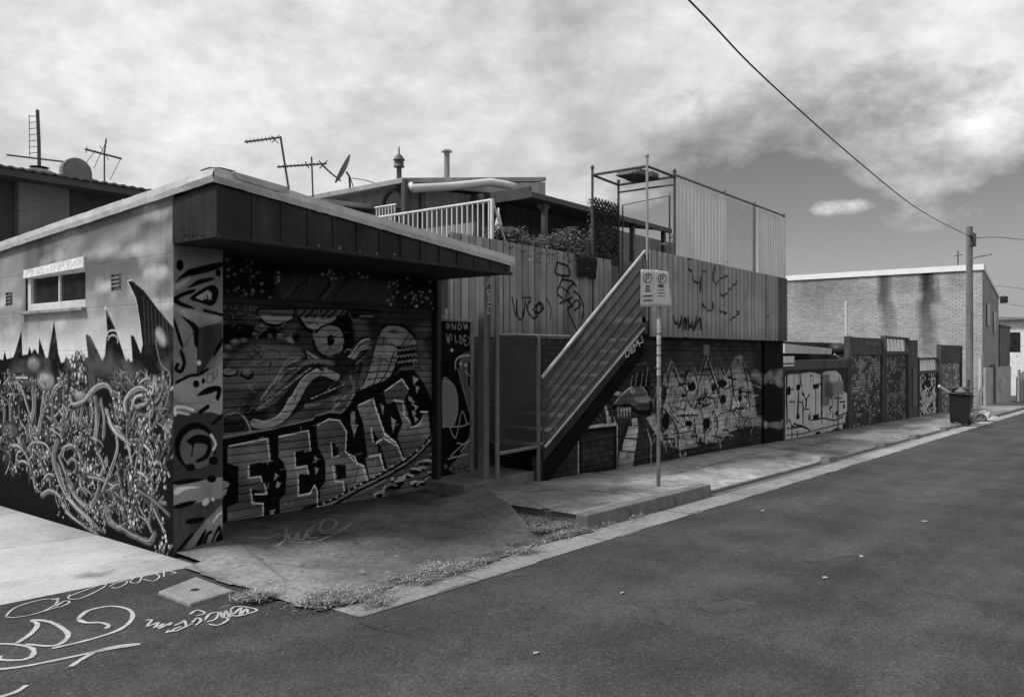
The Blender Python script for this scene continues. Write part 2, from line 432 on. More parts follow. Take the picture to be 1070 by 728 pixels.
def left_wall():
    c = Canvas('X', GX, GY, 11.4, -.3, 3.02, .0085, .008, .3)
    n = fbm(c.U * 1.1 + 3, c.W * 2.6, 11, 5); n2 = fbm(c.U * .8, c.W * 5., 5, 4)
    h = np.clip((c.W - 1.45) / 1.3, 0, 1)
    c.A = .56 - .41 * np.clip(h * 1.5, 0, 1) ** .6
    cl = np.clip((n - .52) * 6, 0, 1) * np.clip((c.W - 1.2) / .5, 0, 1)
    c.A = c.A * (1 - .55 * cl) + .36 * .55 * cl
    c.A *= .72 + .4 * n2; c.A *= 1 - .3 * np.clip((fbm(c.U * 5, c.W * .7, 83, 4) - .55) * 6, 0, 1)
    # rough render patch beside the window, sooty edge
    c.poly([(0, 262), (26, 256), (28, 300), (22, 335), (0, 345)], .3, soft=.08, a=.5)
    r = random.Random(61)
    for cx, cy, w0, n_ in ((165, 225, 16, 14), (150, 262, 18, 18), (166, 285, 14, 14), (120, 262, 18, 12), (110, 300, 16, 12), (105, 335, 14, 10), (60, 270, 14, 8), (12, 315, 12, 12), (15, 345, 14, 10), (60, 340, 16, 10), (168, 318, 10, 10), (150, 215, 16, 8)):
        for k in range(n_):
            x, y = cx + r.gauss(0, w0 * .5), cy + r.gauss(0, w0 * .22); c.ell(x, y, r.uniform(2, 7), r.uniform(1, 3.2), r.uniform(.3, .6), soft=.05, rot=-.5, a=r.uniform(.25, .6))
        c.ell(cx + 6, cy + 9, w0 * .8, 3.5, .1, soft=.1, rot=-.4, a=.4)
    for x, y, w, hh in ((170, 205, 16, 4), (165, 250, 20, 5), (160, 268, 14, 4), (150, 300, 16, 5), (120, 250, 25, 3), (8, 300, 10, 4), (100, 345, 20, 6)):
        c.ell(x, y, w, hh, .4, soft=.09, rot=-.5, a=.65)
    # hills with spikes
    sky = [(-90, 372), (-70, 370), (-62, 352), (-58, 371), (-40, 374), (-34, 362), (-30, 374), (-12, 372), (0, 375), (3, 376), (5, 366), (7, 375), (14, 373), (22.5, 345), (23.5, 371), (29, 370), (30.5, 362), (33, 369), (36, 364), (40, 370), (41, 353), (48, 374), (50, 373),
           (56.5, 335), (61, 369), (64, 379), (67, 378), (69, 372), (73, 377), (78, 374), (80, 366), (81.5, 371), (83, 367), (87, 374), (92, 373), (89.5, 350), (91, 349), (95, 352), (107, 377), (109.5, 371),
           (112, 345), (110, 322), (114, 329), (121, 345), (132, 378), (134, 374), (136, 378), (138.5, 377), (136.5, 350), (140, 351), (147, 369), (149, 360), (146, 335), (142, 312), (133.5, 294),
           (137.5, 293), (150, 303), (166, 324), (186, 348), (186, 610), (-90, 610)]
    c.poly([(-90, 360), (60, 352), (110, 352), (150, 350), (150, 380), (-90, 385)], .66, soft=.12, a=.55)
    c.line([(149, 360), (146, 335), (142, 312), (133.5, 294), (137.5, 293)], 2, .6, sm=False)
    c.line([(113, 345), (110, 321)], 3, .55, sm=False)
    c.poly(sky, .02)
    m = fbm(c.U * 3, c.W * 4, 31, 4)
    dark = (c.A < .06)
    c.A = np.where(dark, .012 + .05 * np.clip((m - .5) * 4, 0, 1) * np.clip((c.W - .2) / 1., 0, 1), c.A)
    for x in range(150, 178, 4):       # ribbing on the big wing
        c.line([(x, 310 + (x - 150) * 1.1), (x + 2, 360)], 1.2, .09, a=.6)
    c.ell(168, 352, 4, 9, .3, soft=.03, rot=-.4)
    for x, y, rx, ry in ((20, 388, 10, 8), (118, 385, 14, 10), (95, 395, 6, 12), (175, 440, 5, 30), (140, 390, 8, 8)):
        c.ell(x, y, rx, ry, .07, soft=.08, a=.8)
    t = T(0, 450, 5.6); u = T(0, 330, 5.6)
    tendrils(c, lambda x, y: x < 178 and 392 < y < min(556, 492 + max(0, x - 18) * .62) and vnoise(np.array([x * .045]), np.array([y * .03]), 3)[0] > .27, 300, 15, 1.6, 4.6, (0, 400, 178, 560))
    tendrils(c, lambda x, y: -78 < x < 12 and 400 < y < 490, 90, 16, 1.6, 4.6, (-78, 405, 6, 490))
    # tentacles and roots
    for pts, w, hi in (
        ([(0, 462), (8, 452), (17, 455), (23, 466), (30, 478), (34, 491), (38, 512)], 6, .3), ([(12, 466), (20, 466), (28, 476), (33, 492)], 3.4, .25),
        ([(61, 461), (57, 477), (61, 495), (68, 514), (78, 528), (93, 543), (103, 556)], 8, .32), ([(62, 477), (71, 500), (78, 518), (92, 530), (100, 521), (104, 509)], 5, .26),
        ([(64, 477), (68, 468), (77, 466), (83, 475), (88, 492)], 5, .3), ([(71, 484), (77, 479), (81, 488), (78, 494)], 4, .22),
        ([(44, 505), (50, 496), (57, 497)], 2.5, .3), ([(44, 518), (53, 513), (63, 519), (72, 537), (90, 551), (102, 558)], 6, .36),
        ([(123, 493), (127, 510), (128, 527), (130, 545)], 3.6, .26), ([(111, 528), (114, 543), (125, 552), (133, 548)], 8, .22),
        ([(129, 553), (143, 561), (157, 567), (162, 558)], 7, .28), ([(107, 514), (116, 491), (123, 468), (121, 452)], 3.6, .3),
        ([(124, 449), (134, 464), (138, 484)], 4, .34), ([(144, 512), (158, 521), (177, 538)], 4, .14), ([(146, 530), (159, 556)], 2.4, .2), ([(161, 532), (172, 556)], 2.4, .3),
        ([(101, 455), (101, 470), (106, 480), (110, 492)], 4, .3), ([(74, 414), (77, 423), (88, 419), (98, 407), (109, 402), (117, 407), (122, 423), (129, 437)], 6, .42),
        ([(132, 432), (132, 419), (141, 408), (152, 407), (158, 419), (156, 434), (147, 434)], 7.5, .36), ([(138, 428), (141, 416), (149, 413)], 3.4, .4),
        ([(100, 416), (102, 437), (100, 462)], 7, .3), ([(106, 418), (109, 440), (108, 458)], 4, .26), ([(111, 428), (118, 447), (133, 461)], 4.2, .4),
        ([(11, 412), (12, 437), (11, 455)], 6, .26), ([(4, 420), (5, 445)], 3.5, .2), ([(24, 408), (33, 437), (42, 456)], 4.4, .34), ([(34, 396), (36, 423), (34, 440)], 7, .26),
        ([(48, 404), (45, 430), (41, 453)], 8, .3), ([(54, 416), (59, 405), (70, 397)], 5, .3), ([(55, 416), (55, 440), (57, 456)], 3.4, .2), ([(67, 408), (67, 432), (64, 456)], 4.4, .22),
        ([(17, 395), (29, 395)], 2.5, .4), ([(86, 426), (84, 440), (86, 455)], 3.5, .24), ([(79, 430), (80, 444)], 5, .2), ([(116, 512), (122, 507), (126, 508)], 4.5, .3)):
        band(c, pts, w, hi)
    for x, y, r, v in ((47.5, 398, 9, .2), (35, 380, 6.5, .14), (83, 412, 5.6, .2), (10, 450, 9, .06)):
        c.ell(x, y, r * 1.12, r * 1.12, .012); c.ell(x, y, r, r, v, soft=.03); c.ell(x - r * .2, y - r * .45, r * .5, r * .25, v * 1.8, soft=.03)
    for i, (cx, cy, rx, ry, n, sz) in enumerate(((82, 383, 9, 15, 26, 3.2), (85, 398, 7, 8, 10, 4.2), (122, 424, 7, 18, 22, 3.), (155, 418, 4, 12, 14, 2.6), (153, 462, 14, 24, 80, 2.3), (164, 500, 13, 22, 46, 2.4),
        (8, 396, 4, 11, 20, 1.5), (12, 412, 8, 14, 20, 1.8), (86, 455, 11, 20, 60, 1.8), (37, 475, 8, 24, 36, 2.2), (41, 506, 5, 12, 16, 1.6), (96, 541, 13, 14, 46, 1.8), (70, 430, 4, 20, 24, 1.7),
        (141, 545, 9, 8, 20, 3.), (171, 572, 9, 12, 22, 2.8), (108, 558, 2, 16, 16, 1.5), (132, 500, 6, 7, 5, 5.), (90, 488, 9, 9, 8, 4.), (40, 402, 9, 10, 26, 1.5), (24, 440, 7, 14, 24, 1.6), (47, 428, 4, 24, 22, 1.3),
        (75, 505, 10, 12, 22, 1.8), (66, 530, 7, 12, 18, 1.6), (8, 468, 4, 20, 14, 1.5), (56, 450, 4, 14, 20, 1.5), (100, 490, 12, 22, 20, 1.7), (118, 535, 8, 14, 16, 1.5), (148, 440, 8, 8, 22, 2.4), (136, 520, 9, 16, 16, 2.8), (64, 398, 5, 7, 14, 1.8), (20, 488, 4, 12, 8, 1.5))):
        drops(c, cx, cy, rx, ry, int(n * 1.5), sz * .9, 100 + i, .42)
    r = random.Random(77)
    for i in range(170):
        x, y = r.uniform(2, 172), r.uniform(405, 545)
        if y > 500 + (x - 20) * .35 or (x < 40 and y > 490): continue
        L = r.uniform(8, 24); a = r.gauss(1.5, .35); q = [(x, y), (x + L * .5 * math.cos(a) + r.gauss(0, 2), y + L * .5 * math.sin(a)), (x + L * math.cos(a), y + L * math.sin(a))]
        c.line(q, r.uniform(.5, 1.3), r.choice((.008, .008, .06, .16, .3, .45)), a=.8)
    for i in range(26):
        x, y = r.uniform(4, 175), r.uniform(400, 548)
        if y > 505 + (x - 20) * .33: continue
        drops(c, x, y, r.uniform(2, 5), r.uniform(4, 9), 9, r.uniform(1.3, 2.2), 900 + i, .4)
    glyphs(c, 'EMUMY', (146, 386), (6, 2.5), (-1, 12), .9, .15); glyphs(c, 'DOBO', (120, 386), (4.6, .8), (0, 10), .9, .16)
    c.line([(162, 355), (168, 380), (178, 392), (174, 420), (167, 432), (169, 418)], 1., .22)
    c.ring(118, 349, 6, 4, 1.4, .5, 150, 390); c.ring(118, 356, 5, 6, 1.4, .4, 190, 380)
    # concrete block courses under the paint
    for k in range(14):
        z = k * .4 + .02; c.A[np.abs(c.W - z) < .005] *= .9; c.D[np.abs(c.W - z) < .006] -= .003
        for q in range(12):
            y = GY + .2 + .4 * (q + .5 * (k % 2)); mk = (np.abs(c.U - y) < .006) & (c.W > z) & (c.W < z + .4); c.A[mk] *= .92; c.D[mk] -= .003
    c.A *= np.clip(.5 + (c.W + .1) * 3, .45, 1)              # darker towards the foot
    # openings for the window and the two vents
    c.mask = c.W < 3.0 - .047 * (c.U - GE) - .04
    for (x0, y0, x1, y1) in ((27, 283, 89, 322), (116.5, 286, 127, 303.5), (6, 305.5, 13, 319.5)):
        a = c.uv((x0, y1)); b = c.uv((x1, y0)); a2 = c.uv((x0, y0)); b2 = c.uv((x1, y1))
        lo, hi = max(a[1], b2[1]), min(b[1], a2[1])
        if x0 == 27: WIN[:] = [min(a[0], b[0]), max(a[0], b[0]), c.uv((58, 323))[1], c.uv((58, 282))[1]]; lo, hi = WIN[2], WIN[3]
        else: VENTS.append((min(a[0], b[0]), max(a[0], b[0]), lo, hi))
        c.mask &= ~((c.U > min(a[0], b[0])) & (c.U < max(a[0], b[0])) & (c.W > lo) & (c.W < hi))
    return c
WIN = []; VENTS = []
def pillar():
    c = Canvas('Y', GY, GX, 3.9, -.3, 2.52, .006, .007, .2)
    n = fbm(c.U * 6, c.W * 5, 3, 4)
    c.A = .15 + .1 * n
    c.poly([(180, 245), (234, 245), (234, 268), (180, 272)], .12, soft=.04, a=.7)
    c.poly([(180, 432), (234, 430), (234, 502), (180, 506)], .045); c.poly([(180, 530), (234, 520), (234, 585), (180, 590)], .06)
    a = T(175, 250, 4.28); b = T(175, 420, 4.28)
    K = .008
    c.ell(188, 277, 4, 6, K); c.ell(228, 285, 3, 4, K)
    c.poly(a([(35, 190), (75, 150), (110, 130), (245, 100), (245, 122), (190, 145), (110, 165), (60, 190)]), K, sm=True)
    c.poly(a([(110, 200), (140, 180), (200, 170), (205, 182), (150, 200), (90, 220)]), K, sm=True)
    c.poly(a([(30, 205), (70, 180), (100, 170), (90, 195), (50, 220), (30, 228)]), .42, soft=.02)
    c.poly(a([(20, 270), (60, 240), (120, 222), (118, 238), (50, 268), (110, 300), (120, 312), (60, 300)]), K, sm=True)
    c.poly(a([(100, 262), (190, 205), (228, 225), (220, 275), (195, 298), (150, 285)]), K, sm=True); c.poly(a([(125, 260), (180, 226), (198, 240), (196, 268), (150, 272)]), .34); c.ell(215.5, 311.5, 2.6, 2.6, .03); c.ell(215, 311, 1, 1, .6)
    c.poly(a([(40, 310), (90, 318), (245, 345), (220, 370), (150, 390), (110, 375), (65, 340)]), .38, soft=.02, v1=.2)
    c.line(a([(165, 318), (245, 338)]), 3.4, K)
    c.poly(a([(22, 355), (35, 360), (70, 470), (55, 470)]), K, sm=True); c.poly(a([(62, 345), (80, 350), (140, 395), (140, 480), (120, 470), (110, 400)]), K, sm=True)
    c.poly(a([(140, 395), (245, 370), (245, 470), (150, 600), (135, 590)]), .05); c.poly(a([(245, 450), (245, 520), (190, 560), (160, 595)]), .16)
    c.poly(a([(215, 490), (245, 440), (245, 470), (205, 530)]), K, sm=True)
    c.line(a([(60, 500), (75, 550), (60, 590), (38, 580), (45, 560)]), 4.2, K); c.line(a([(45, 520), (120, 410)]), 1, .06); c.line(a([(135, 400), (135, 610)]), 1.4, K)
    c.ell(208, 379, 2.2, 2.6, .7)
    c.poly(a([(25, 670), (60, 615), (150, 600), (245, 560), (245, 728), (60, 728), (25, 700)]), .3); c.line(a([(40, 640), (100, 610), (140, 605), (180, 580)]), 3.4, K)
    c.ell(205, 401, 3.4, 4, K); c.ell(212.5, 398, 2, 3, K); c.poly(a([(130, 700), (180, 660), (240, 660), (230, 720), (215, 710), (220, 680), (190, 690)]), K, sm=True)
    c.line(a([(175, 640), (180, 600), (205, 605), (200, 640), (175, 640)]), 1, .08, sm=False); c.line(a([(205, 590), (208, 625), (225, 605), (222, 580)]), 1, .08, sm=False)
    c.line(b([(35, 55), (35, 25), (70, 22), (115, 35)]), 3, .7); c.line(b([(45, 45), (95, 55)]), 2, .6)
    c.poly(b([(90, 10), (245, 0), (245, 60), (200, 45), (160, 40)]), .28); c.line(b([(145, 45), (180, 20)]), 4.5, K); c.line(b([(205, 95), (245, 60)]), 4, K)
    c.ell(204, 466, 22, 25, K); c.ell(206, 469, 18, 21, .11); c.poly(b([(85, 175), (130, 145), (185, 155), (198, 200), (180, 250), (135, 270), (130, 258), (165, 235), (178, 195), (150, 185), (120, 190), (112, 240), (105, 240), (108, 195)]), K, sm=True)
    c.line(b([(195, 145), (215, 185), (205, 212)]), 2.6, .62); c.ell(199, 488, 5, 4, K); c.ell(223, 481, 5, 4.5, K)
    c.poly(b([(25, 375), (90, 355), (245, 335), (245, 420), (130, 445), (30, 460)]), .25); c.poly(b([(20, 360), (90, 342), (170, 345), (60, 370)]), K, sm=True)
    c.poly(b([(28, 400), (50, 380), (150, 378), (80, 392), (40, 415)]), .66, sm=True); c.ell(215, 524, 3.2, 4.4, .66, rot=.6); c.ell(222.5, 521.5, 1.6, 2, .66); c.ell(221, 500, 5, 4, K)
    c.poly(b([(25, 465), (80, 445), (130, 440), (100, 462), (40, 475)]), K, sm=True)
    c.poly(b([(60, 680), (120, 590), (170, 530), (240, 460), (245, 480), (245, 665), (100, 690)]), .24); c.line(b([(205, 535), (225, 505), (240, 495)]), 2.4, .62)
    c.poly(b([(80, 535), (100, 520), (165, 515), (150, 535), (100, 545)]), K, sm=True)
    c.poly(b([(110, 680), (125, 640), (160, 580), (175, 570), (160, 620), (140, 665)]), K, sm=True); c.line(b([(175, 660), (165, 635), (180, 590), (195, 580)]), 3.6, K); c.poly(b([(190, 660), (200, 610), (230, 550), (245, 580), (245, 665)]), K, sm=True); c.line(b([(205, 640), (215, 605), (230, 580)]), 2, .2)
    c.line(b([(45, 675), (60, 650), (110, 590)]), 3, K)
    c.A *= .8 + .4 * fbm(c.U * 9, c.W * 9, 37, 4); c.A *= 1 - .35 * np.clip((fbm(c.U * 4, c.W * 1.2, 38, 4) - .55) * 6, 0, 1)
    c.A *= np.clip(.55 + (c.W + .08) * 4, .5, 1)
    return c
def garage_door():
    c = Canvas('Y', GD, GX + .44, 7.12, -.22, 2.14, .0065, .0058, .05)
    n = fbm(c.U * 3, c.W * 3, 41, 4); K = .007
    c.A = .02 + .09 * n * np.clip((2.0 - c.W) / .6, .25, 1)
    g = T(228, 270, 5.6); h = T(330, 290, 5.6); L = T(228, 420, 5.2); R = T(330, 380, 4.85)
    # face of the monster
    c.poly(g([(30, 600), (110, 560), (200, 500), (470, 530), (520, 560), (400, 600), (330, 728), (180, 760), (20, 760)]), .13, soft=.03)
    c.poly(g([(0, 330), (200, 380), (330, 420), (440, 470), (430, 510), (300, 480), (170, 470), (40, 640), (0, 640)]), .04)
    c.poly(g([(0, 400), (170, 385), (420, 440), (430, 475), (170, 470), (120, 520), (0, 470)]), K, sm=True)
    for x, y, r in ((100, 490, 30), (60, 520, 22), (40, 570, 24), (150, 480, 20), (260, 400, 34), (215, 445, 16), (305, 455, 14), (365, 455, 26), (230, 410, 16)):
        p = g([(x, y)])[0]; c.ell(p[0], p[1], r / 5.6 * 1.15, r / 5.6 * .8, K); c.ell(p[0], p[1], r / 5.6, r / 5.6 * .62, .13, soft=.015); c.ell(p[0] - 1, p[1] - 1, r / 14, r / 20, .24, soft=.015)
    c.poly(g([(235, 335), (440, 340), (420, 365), (345, 385), (275, 375)]), .3); c.poly(g([(470, 345), (700, 340), (640, 390), (580, 420), (520, 405)]), .32)
    c.line(g([(230, 300), (420, 300), (640, 300), (760, 300), (950, 310)]), 3, K); c.poly(g([(240, 300), (440, 300), (440, 335), (300, 325), (240, 335)]), .09)
    c.poly(g([(460, 300), (760, 300), (720, 340), (470, 345)]), .1)
    for x in range(470, 740, 45): c.line(g([(x, 345), (x + 40, 305)]), 2, K)
    c.line(g([(235, 330), (275, 380), (345, 390), (430, 360), (440, 335)]), 2.6, K); c.line(g([(470, 345), (520, 415), (580, 428), (650, 395), (760, 320)]), 4, K)
    c.ell(346, 357, 20, 19.5, K); c.ell(345, 356, 16, 16, .26, v1=.15); c.ell(337, 357, 5, 4, .22, soft=.02); c.ell(345.5, 355.5, 4, 6, .006)
    c.ell(330, 352, 3, 4, .2); c.poly(g([(395, 470), (425, 440), (445, 500), (410, 490)]), .22); c.ell(309, 352, 4, 5, K)
    c.poly(g([(700, 350), (780, 315), (870, 330), (890, 420), (850, 470), (800, 500), (750, 575), (720, 560), (735, 480)]), K)
    c.poly(g([(790, 360), (880, 360), (890, 440), (800, 480)]), .07, soft=.03)
    for dy, v in ((0, .48), (18, .12), (34, .42), (50, .3)):
        c.line(g([(520, 545 + dy), (590, 590 + dy * .8), (680, 600 + dy * .8), (760, 580 + dy), (830, 490 + dy), (885, 470 + dy)]), 1.9 if v > .15 else 3, v)
    c.line(g([(500, 540), (540, 610), (640, 640), (770, 640), (820, 600), (860, 545)]), 2.4, K)
    c.line(g([(330, 728), (370, 640), (420, 585), (480, 585)]), 2.4, .3); c.line(g([(350, 728), (390, 660), (450, 640)]), 2, .26)
    c.line(g([(190, 520), (240, 560), (255, 580)]), 1, .02); c.line(g([(230, 620), (290, 600), (310, 620)]), 1, .02); c.line(g([(280, 530), (350, 540), (360, 570)]), 1, .02)
    # fangs, tongue and tentacles
    c.ell(240, 389, 9, 6, K); c.ell(240, 388, 7, 4, .22); c.ell(258, 391, 7, 6, K); c.ell(258, 389, 5, 4, .2); c.ell(246, 398, 12, 5, .1)
    P5 = T(180, 340, 2.8)
    c.poly(P5([(150, 260), (170, 240), (220, 235), (250, 250), (300, 230), (400, 120), (480, 80), (560, 110), (540, 180), (400, 230), (300, 300), (150, 315)]), .02)
    c.line(P5([(240, 285), (270, 290), (320, 270), (355, 225), (390, 165), (430, 135), (480, 150)]), 12, K); c.line(P5([(240, 285), (270, 290), (320, 270), (355, 225), (390, 165), (430, 135), (480, 150)]), 9, .24)
    c.line(P5([(246, 278), (275, 280), (312, 262), (345, 215), (385, 152), (430, 125)]), 1.6, .5)
    c.line(P5([(270, 225), (330, 165), (400, 118), (440, 130)]), 3, K); c.line(P5([(275, 215), (335, 155), (400, 105), (470, 112)]), 4.5, .13); c.line(P5([(260, 215), (330, 120), (370, 100)]), 2, .3)
    for i in range(16):
        q = P5([(255 + i * 9.5, 240 - i * 7.4)])[0]; c.line([q, (q[0] + 2, q[1] - 1.2)], 1.4, .4, sm=False)
    c.line(P5([(400, 218), (440, 195), (500, 178)]), 3.4, K)
    for i in range(8): q = P5([(405 + i * 13, 214 - i * 5.6)])[0]; c.line([q, (q[0] + 2.6, q[1] - 1)], 1.4, .36, sm=False)
    c.line(P5([(390, 235), (470, 215), (530, 190), (520, 150)]), 4, .12); c.line(P5([(150, 265), (190, 255), (215, 275), (230, 310)]), 2, .3)
    for x, y in ((470, 222), (480, 235), (497, 214), (470, 245)): q = P5([(x, y)])[0]; c.line([q, (q[0] + 3.4, q[1] - 3)], 1.4, .36, sm=False)
    # scaly head on the right
    c.poly(h([(360, 330), (400, 280), (460, 268), (530, 290), (580, 340), (600, 400), (560, 450), (480, 540), (420, 600), (330, 640), (250, 670), (215, 690), (270, 620), (320, 500)]), K, sm=True)
    c.poly(h([(370, 340), (410, 290), (460, 280), (520, 300), (570, 350), (585, 390), (500, 430), (430, 580), (340, 625), (260, 655), (300, 560), (330, 470)]), .19, v1=.26, sm=True)
    c.poly(h([(470, 400), (590, 400), (560, 520), (480, 520)]), K, soft=.02)
    for x0, y0, x1, y1 in ((400, 350, 330, 640), (460, 430, 350, 640), (350, 340, 270, 640), (500, 440, 420, 600)): c.line(h([(x0, y0), ((x0 + x1) / 2 + 8, (y0 + y1) / 2 + 20), (x1, y1)]), 1.6, K)
    for y in (400, 470, 500, 560, 600): c.line(h([(300, y), (400, y - 15), (500, y + 10)]), 1, K)
    for i in range(5):
        for j in range(4): q = h([(480 + i * 22 + j * 4, 400 + j * 34 - i * 3)])[0]; c.ring(q[0], q[1], 1.9, 1.8, 1.1, .3, 180, 350)
    c.line(h([(215, 690), (270, 650), (300, 630)]), 2, .4); c.ell(400, 366, 3, 5, .18); c.line(h([(390, 310), (460, 305)]), 2, .2)
    c.poly(h([(610, 470), (650, 440), (680, 480), (670, 600), (610, 610)]), .1, soft=.02)
    r = random.Random(19)                       # feathers, creases and flicks of light over the face
    for i in range(150):
        x, y = r.uniform(234, 446), r.uniform(326, 448)
        if y > 452 - max(0, x - 340) * .45: continue
        a = r.choice((-.5, -.7, -.2, .2, -1.1)) + r.gauss(0, .25); Ln = r.uniform(5, 17); bow = r.gauss(0, 2.5)
        p = [(x, y), (x + Ln * .5 * math.cos(a), y + Ln * .5 * math.sin(a) + bow), (x + Ln * math.cos(a), y + Ln * math.sin(a))]
        if r.random() < .6: c.line(p, r.uniform(.8, 1.8), .006, a=.7)
        else: c.line(p, r.uniform(.6, 1.4), r.choice((.1, .16, .24, .36)), a=.7)
    for i in range(60):
        x, y = r.uniform(234, 446), r.uniform(326, 440); c.ell(x, y, r.uniform(4, 12), r.uniform(2, 6), r.choice((.008, .01, .12)), soft=.05, rot=r.uniform(-1, .4), a=.4)
    # black plate behind the letters, rope edge below
    c.poly([(231, 459), (285, 448), (326, 438), (343, 431), (357, 432), (366, 422), (372, 408), (400, 398), (418, 388), (432, 386), (443, 400), (452, 420), (452, 460), (425, 484), (385, 505), (330, 533), (231, 560)], K, soft=.012)
    c.line([(231, 457), (285, 447.5), (326, 438), (330, 434), (345, 430), (356, 431), (363, 424), (369, 412)], 1.6, .2, sm=False)
    G = .14
    c.poly(L([(50, 240), (275, 195), (285, 320), (215, 328), (165, 340), (110, 350), (50, 330)]), G); c.poly(L([(110, 338), (172, 328), (172, 480), (182, 550), (242, 550), (242, 640), (50, 692), (50, 572), (112, 545)]), G); c.poly(L([(165, 405), (232, 402), (262, 495), (215, 478), (180, 470)]), G)
    c.poly(L([(328, 190), (492, 153), (502, 265), (415, 287), (420, 355), (482, 345), (492, 392), (435, 390), (437, 507), (527, 480), (537, 582), (335, 652), (335, 530), (365, 500), (372, 380), (352, 322), (328, 300)]), G); c.poly(L([(418, 270), (465, 258), (470, 332), (424, 346)]), K)
    c.poly(L([(533, 130), (600, 92), (660, 100), (697, 160), (692, 270), (740, 322), (797, 345), (832, 466), (720, 522), (692, 430), (692, 542), (560, 602), (553, 470), (582, 432), (582, 322), (543, 240)]), G); c.poly(L([(613, 220), (652, 225), (657, 290), (624, 312)]), K); c.poly(L([(636, 340), (692, 340), (694, 415), (645, 422)]), K)
    c.poly(R([(208, 215), (292, 173), (302, 230), (347, 350), (412, 400), (452, 500), (370, 547), (332, 420), (306, 396), (318, 470), (357, 592), (285, 632), (250, 480), (262, 468), (240, 300)]), G); c.poly(R([(288, 328), (322, 392), (296, 402)]), K)
    c.poly(R([(343, 140), (440, 73), (472, 130), (446, 180), (484, 322), (530, 290), (545, 243), (567, 243), (584, 372), (455, 482), (413, 370), (440, 300), (402, 188), (360, 202)]), G)
    n3 = fbm(c.U * 5, c.W * 5, 77, 3); c.A = np.where(np.abs(c.A - G) < .01, G * (.55 + .9 * n3) * np.clip(.75 + .5 * np.sin(c.W * 9 + c.U * 2), .5, 1.3), c.A)
    Wt = .6
    for p in ([(60, 238), (265, 198), (280, 312)], [(163, 345), (163, 410), (230, 403), (236, 432)], [(175, 470), (185, 548), (243, 551), (243, 640)], [(250, 440), (262, 498), (200, 500)],
              [(330, 188), (490, 155), (500, 262)], [(414, 275), (420, 356), (480, 345), (490, 388)], [(433, 392), (435, 508), (500, 495), (522, 452), (537, 480), (540, 580)],
              [(540, 125), (600, 92), (660, 100), (696, 160), (691, 268), (738, 320), (784, 345), (800, 405), (830, 462)], [(613, 222), (620, 305), (655, 290)], [(622, 345), (635, 430), (678, 432), (688, 520)],
              [(830, 140), (840, 215)], [(880, 280), (905, 395)], [(845, 0), (880, 100), (905, 180), (965, 220)], [(860, 218), (900, 195), (965, 235)]): c.line(L(p), 1.35, Wt, sm=False, a=.92)
    for p in ([(215, 210), (285, 178)], [(290, 175), (302, 230), (347, 350), (408, 402), (445, 495)], [(305, 402), (345, 372), (370, 395)], [(270, 470), (320, 460), (340, 520), (355, 575)], [(160, 455), (195, 470), (210, 510), (240, 515), (265, 625)],
              [(350, 138), (435, 78), (468, 128)], [(395, 185), (440, 190), (450, 250)], [(482, 322), (520, 312), (535, 285)], [(530, 243), (565, 243)], [(440, 250), (480, 300)]): c.line(R(p), 1.35, Wt, sm=False, a=.92)
    r = random.Random(23)
    for i in range(90):                          # drips, scuffs and second-coat marks over the lettering
        x, y = r.uniform(236, 448), r.uniform(425, 545)
        if y > 560 - (x - 233) * .26 or y < 470 - (x - 240) * .35: continue
        if r.random() < .5: c.line([(x, y), (x + r.gauss(0, .6), y + r.uniform(4, 12))], .8, r.choice((.01, .22, .3)), a=.6)
        else: c.line([(x, y), (x + r.uniform(4, 14), y - r.uniform(1, 5))], r.uniform(.6, 1.6), r.choice((.008, .05, .19)), a=.6)
    # pale lattice chips in the gaps
    for m, p in ((L, [(310, 380), (330, 400), (300, 430)]), (L, [(320, 430), (340, 440), (325, 470), (310, 460)]), (L, [(520, 290), (545, 310), (525, 330)]), (L, [(525, 350), (545, 360), (530, 400)]), (L, [(280, 590), (310, 580), (290, 640)]), (L, [(285, 640), (305, 640), (295, 690), (275, 680)]), (L, [(720, 60), (740, 50), (745, 110), (720, 110)]), (L, [(725, 120), (755, 130), (738, 190)]), (L, [(945, 90), (965, 100), (950, 150)]),
                 (L, [(25, 420), (60, 440), (40, 500), (20, 520)]), (R, [(180, 240), (200, 250), (190, 290)]), (R, [(175, 300), (215, 310), (190, 350)]), (R, [(325, 200), (345, 210), (340, 260)]), (R, [(380, 265), (405, 290), (390, 350)]), (R, [(490, 60), (520, 75), (495, 110)]), (R, [(505, 110), (525, 120), (510, 150)])): c.poly(m(p), .24)
    for i in range(3): c.line(L([(300 + i * 220, 440), (345 + i * 210, 370 - i * 20)]), 1, K)
    for x, y in ((470, 165), (485, 185), (500, 210), (490, 240), (500, 270)): q = R([(x, y)])[0]; c.line([q, (q[0] + 3, q[1] + 2), (q[0] + 1, q[1] + 5), q], 1., .4, sm=False)
    rope = [(456, 452), (436, 474), (420, 486), (395, 500), (370, 512), (345, 526), (318, 534)]
    c.line(rope, 8, K); c.line(rope, 2.4, .16)
    for i in range(22): t = i / 21; x = 455 - 136 * t; y = 453 + 82 * (t ** .8); c.ell(x, y, 1.2, .9, .4)
    r = random.Random(5)
    for i in range(26):
        x = r.uniform(395, 458); y = 536 - (x - 330) * .24 - r.uniform(4, 34) * (x - 380) / 75
        c.ell(x, y, r.uniform(3, 7), r.uniform(2, 4), K); c.line([(x - 4, y + r.uniform(-2, 2)), (x, y - 2), (x + 5, y - r.uniform(0, 3))], r.uniform(1.6, 3.6), r.uniform(.1, .36))
    # star spots on the dark upper corners
    for i in range(60):
        x, y = r.uniform(232, 272), r.uniform(318, 345); c.ell(x, y, r.uniform(.5, 1.), r.uniform(.5, 1.), .12)
    # slats: real relief plus darker grooves
    c.A *= 1.2
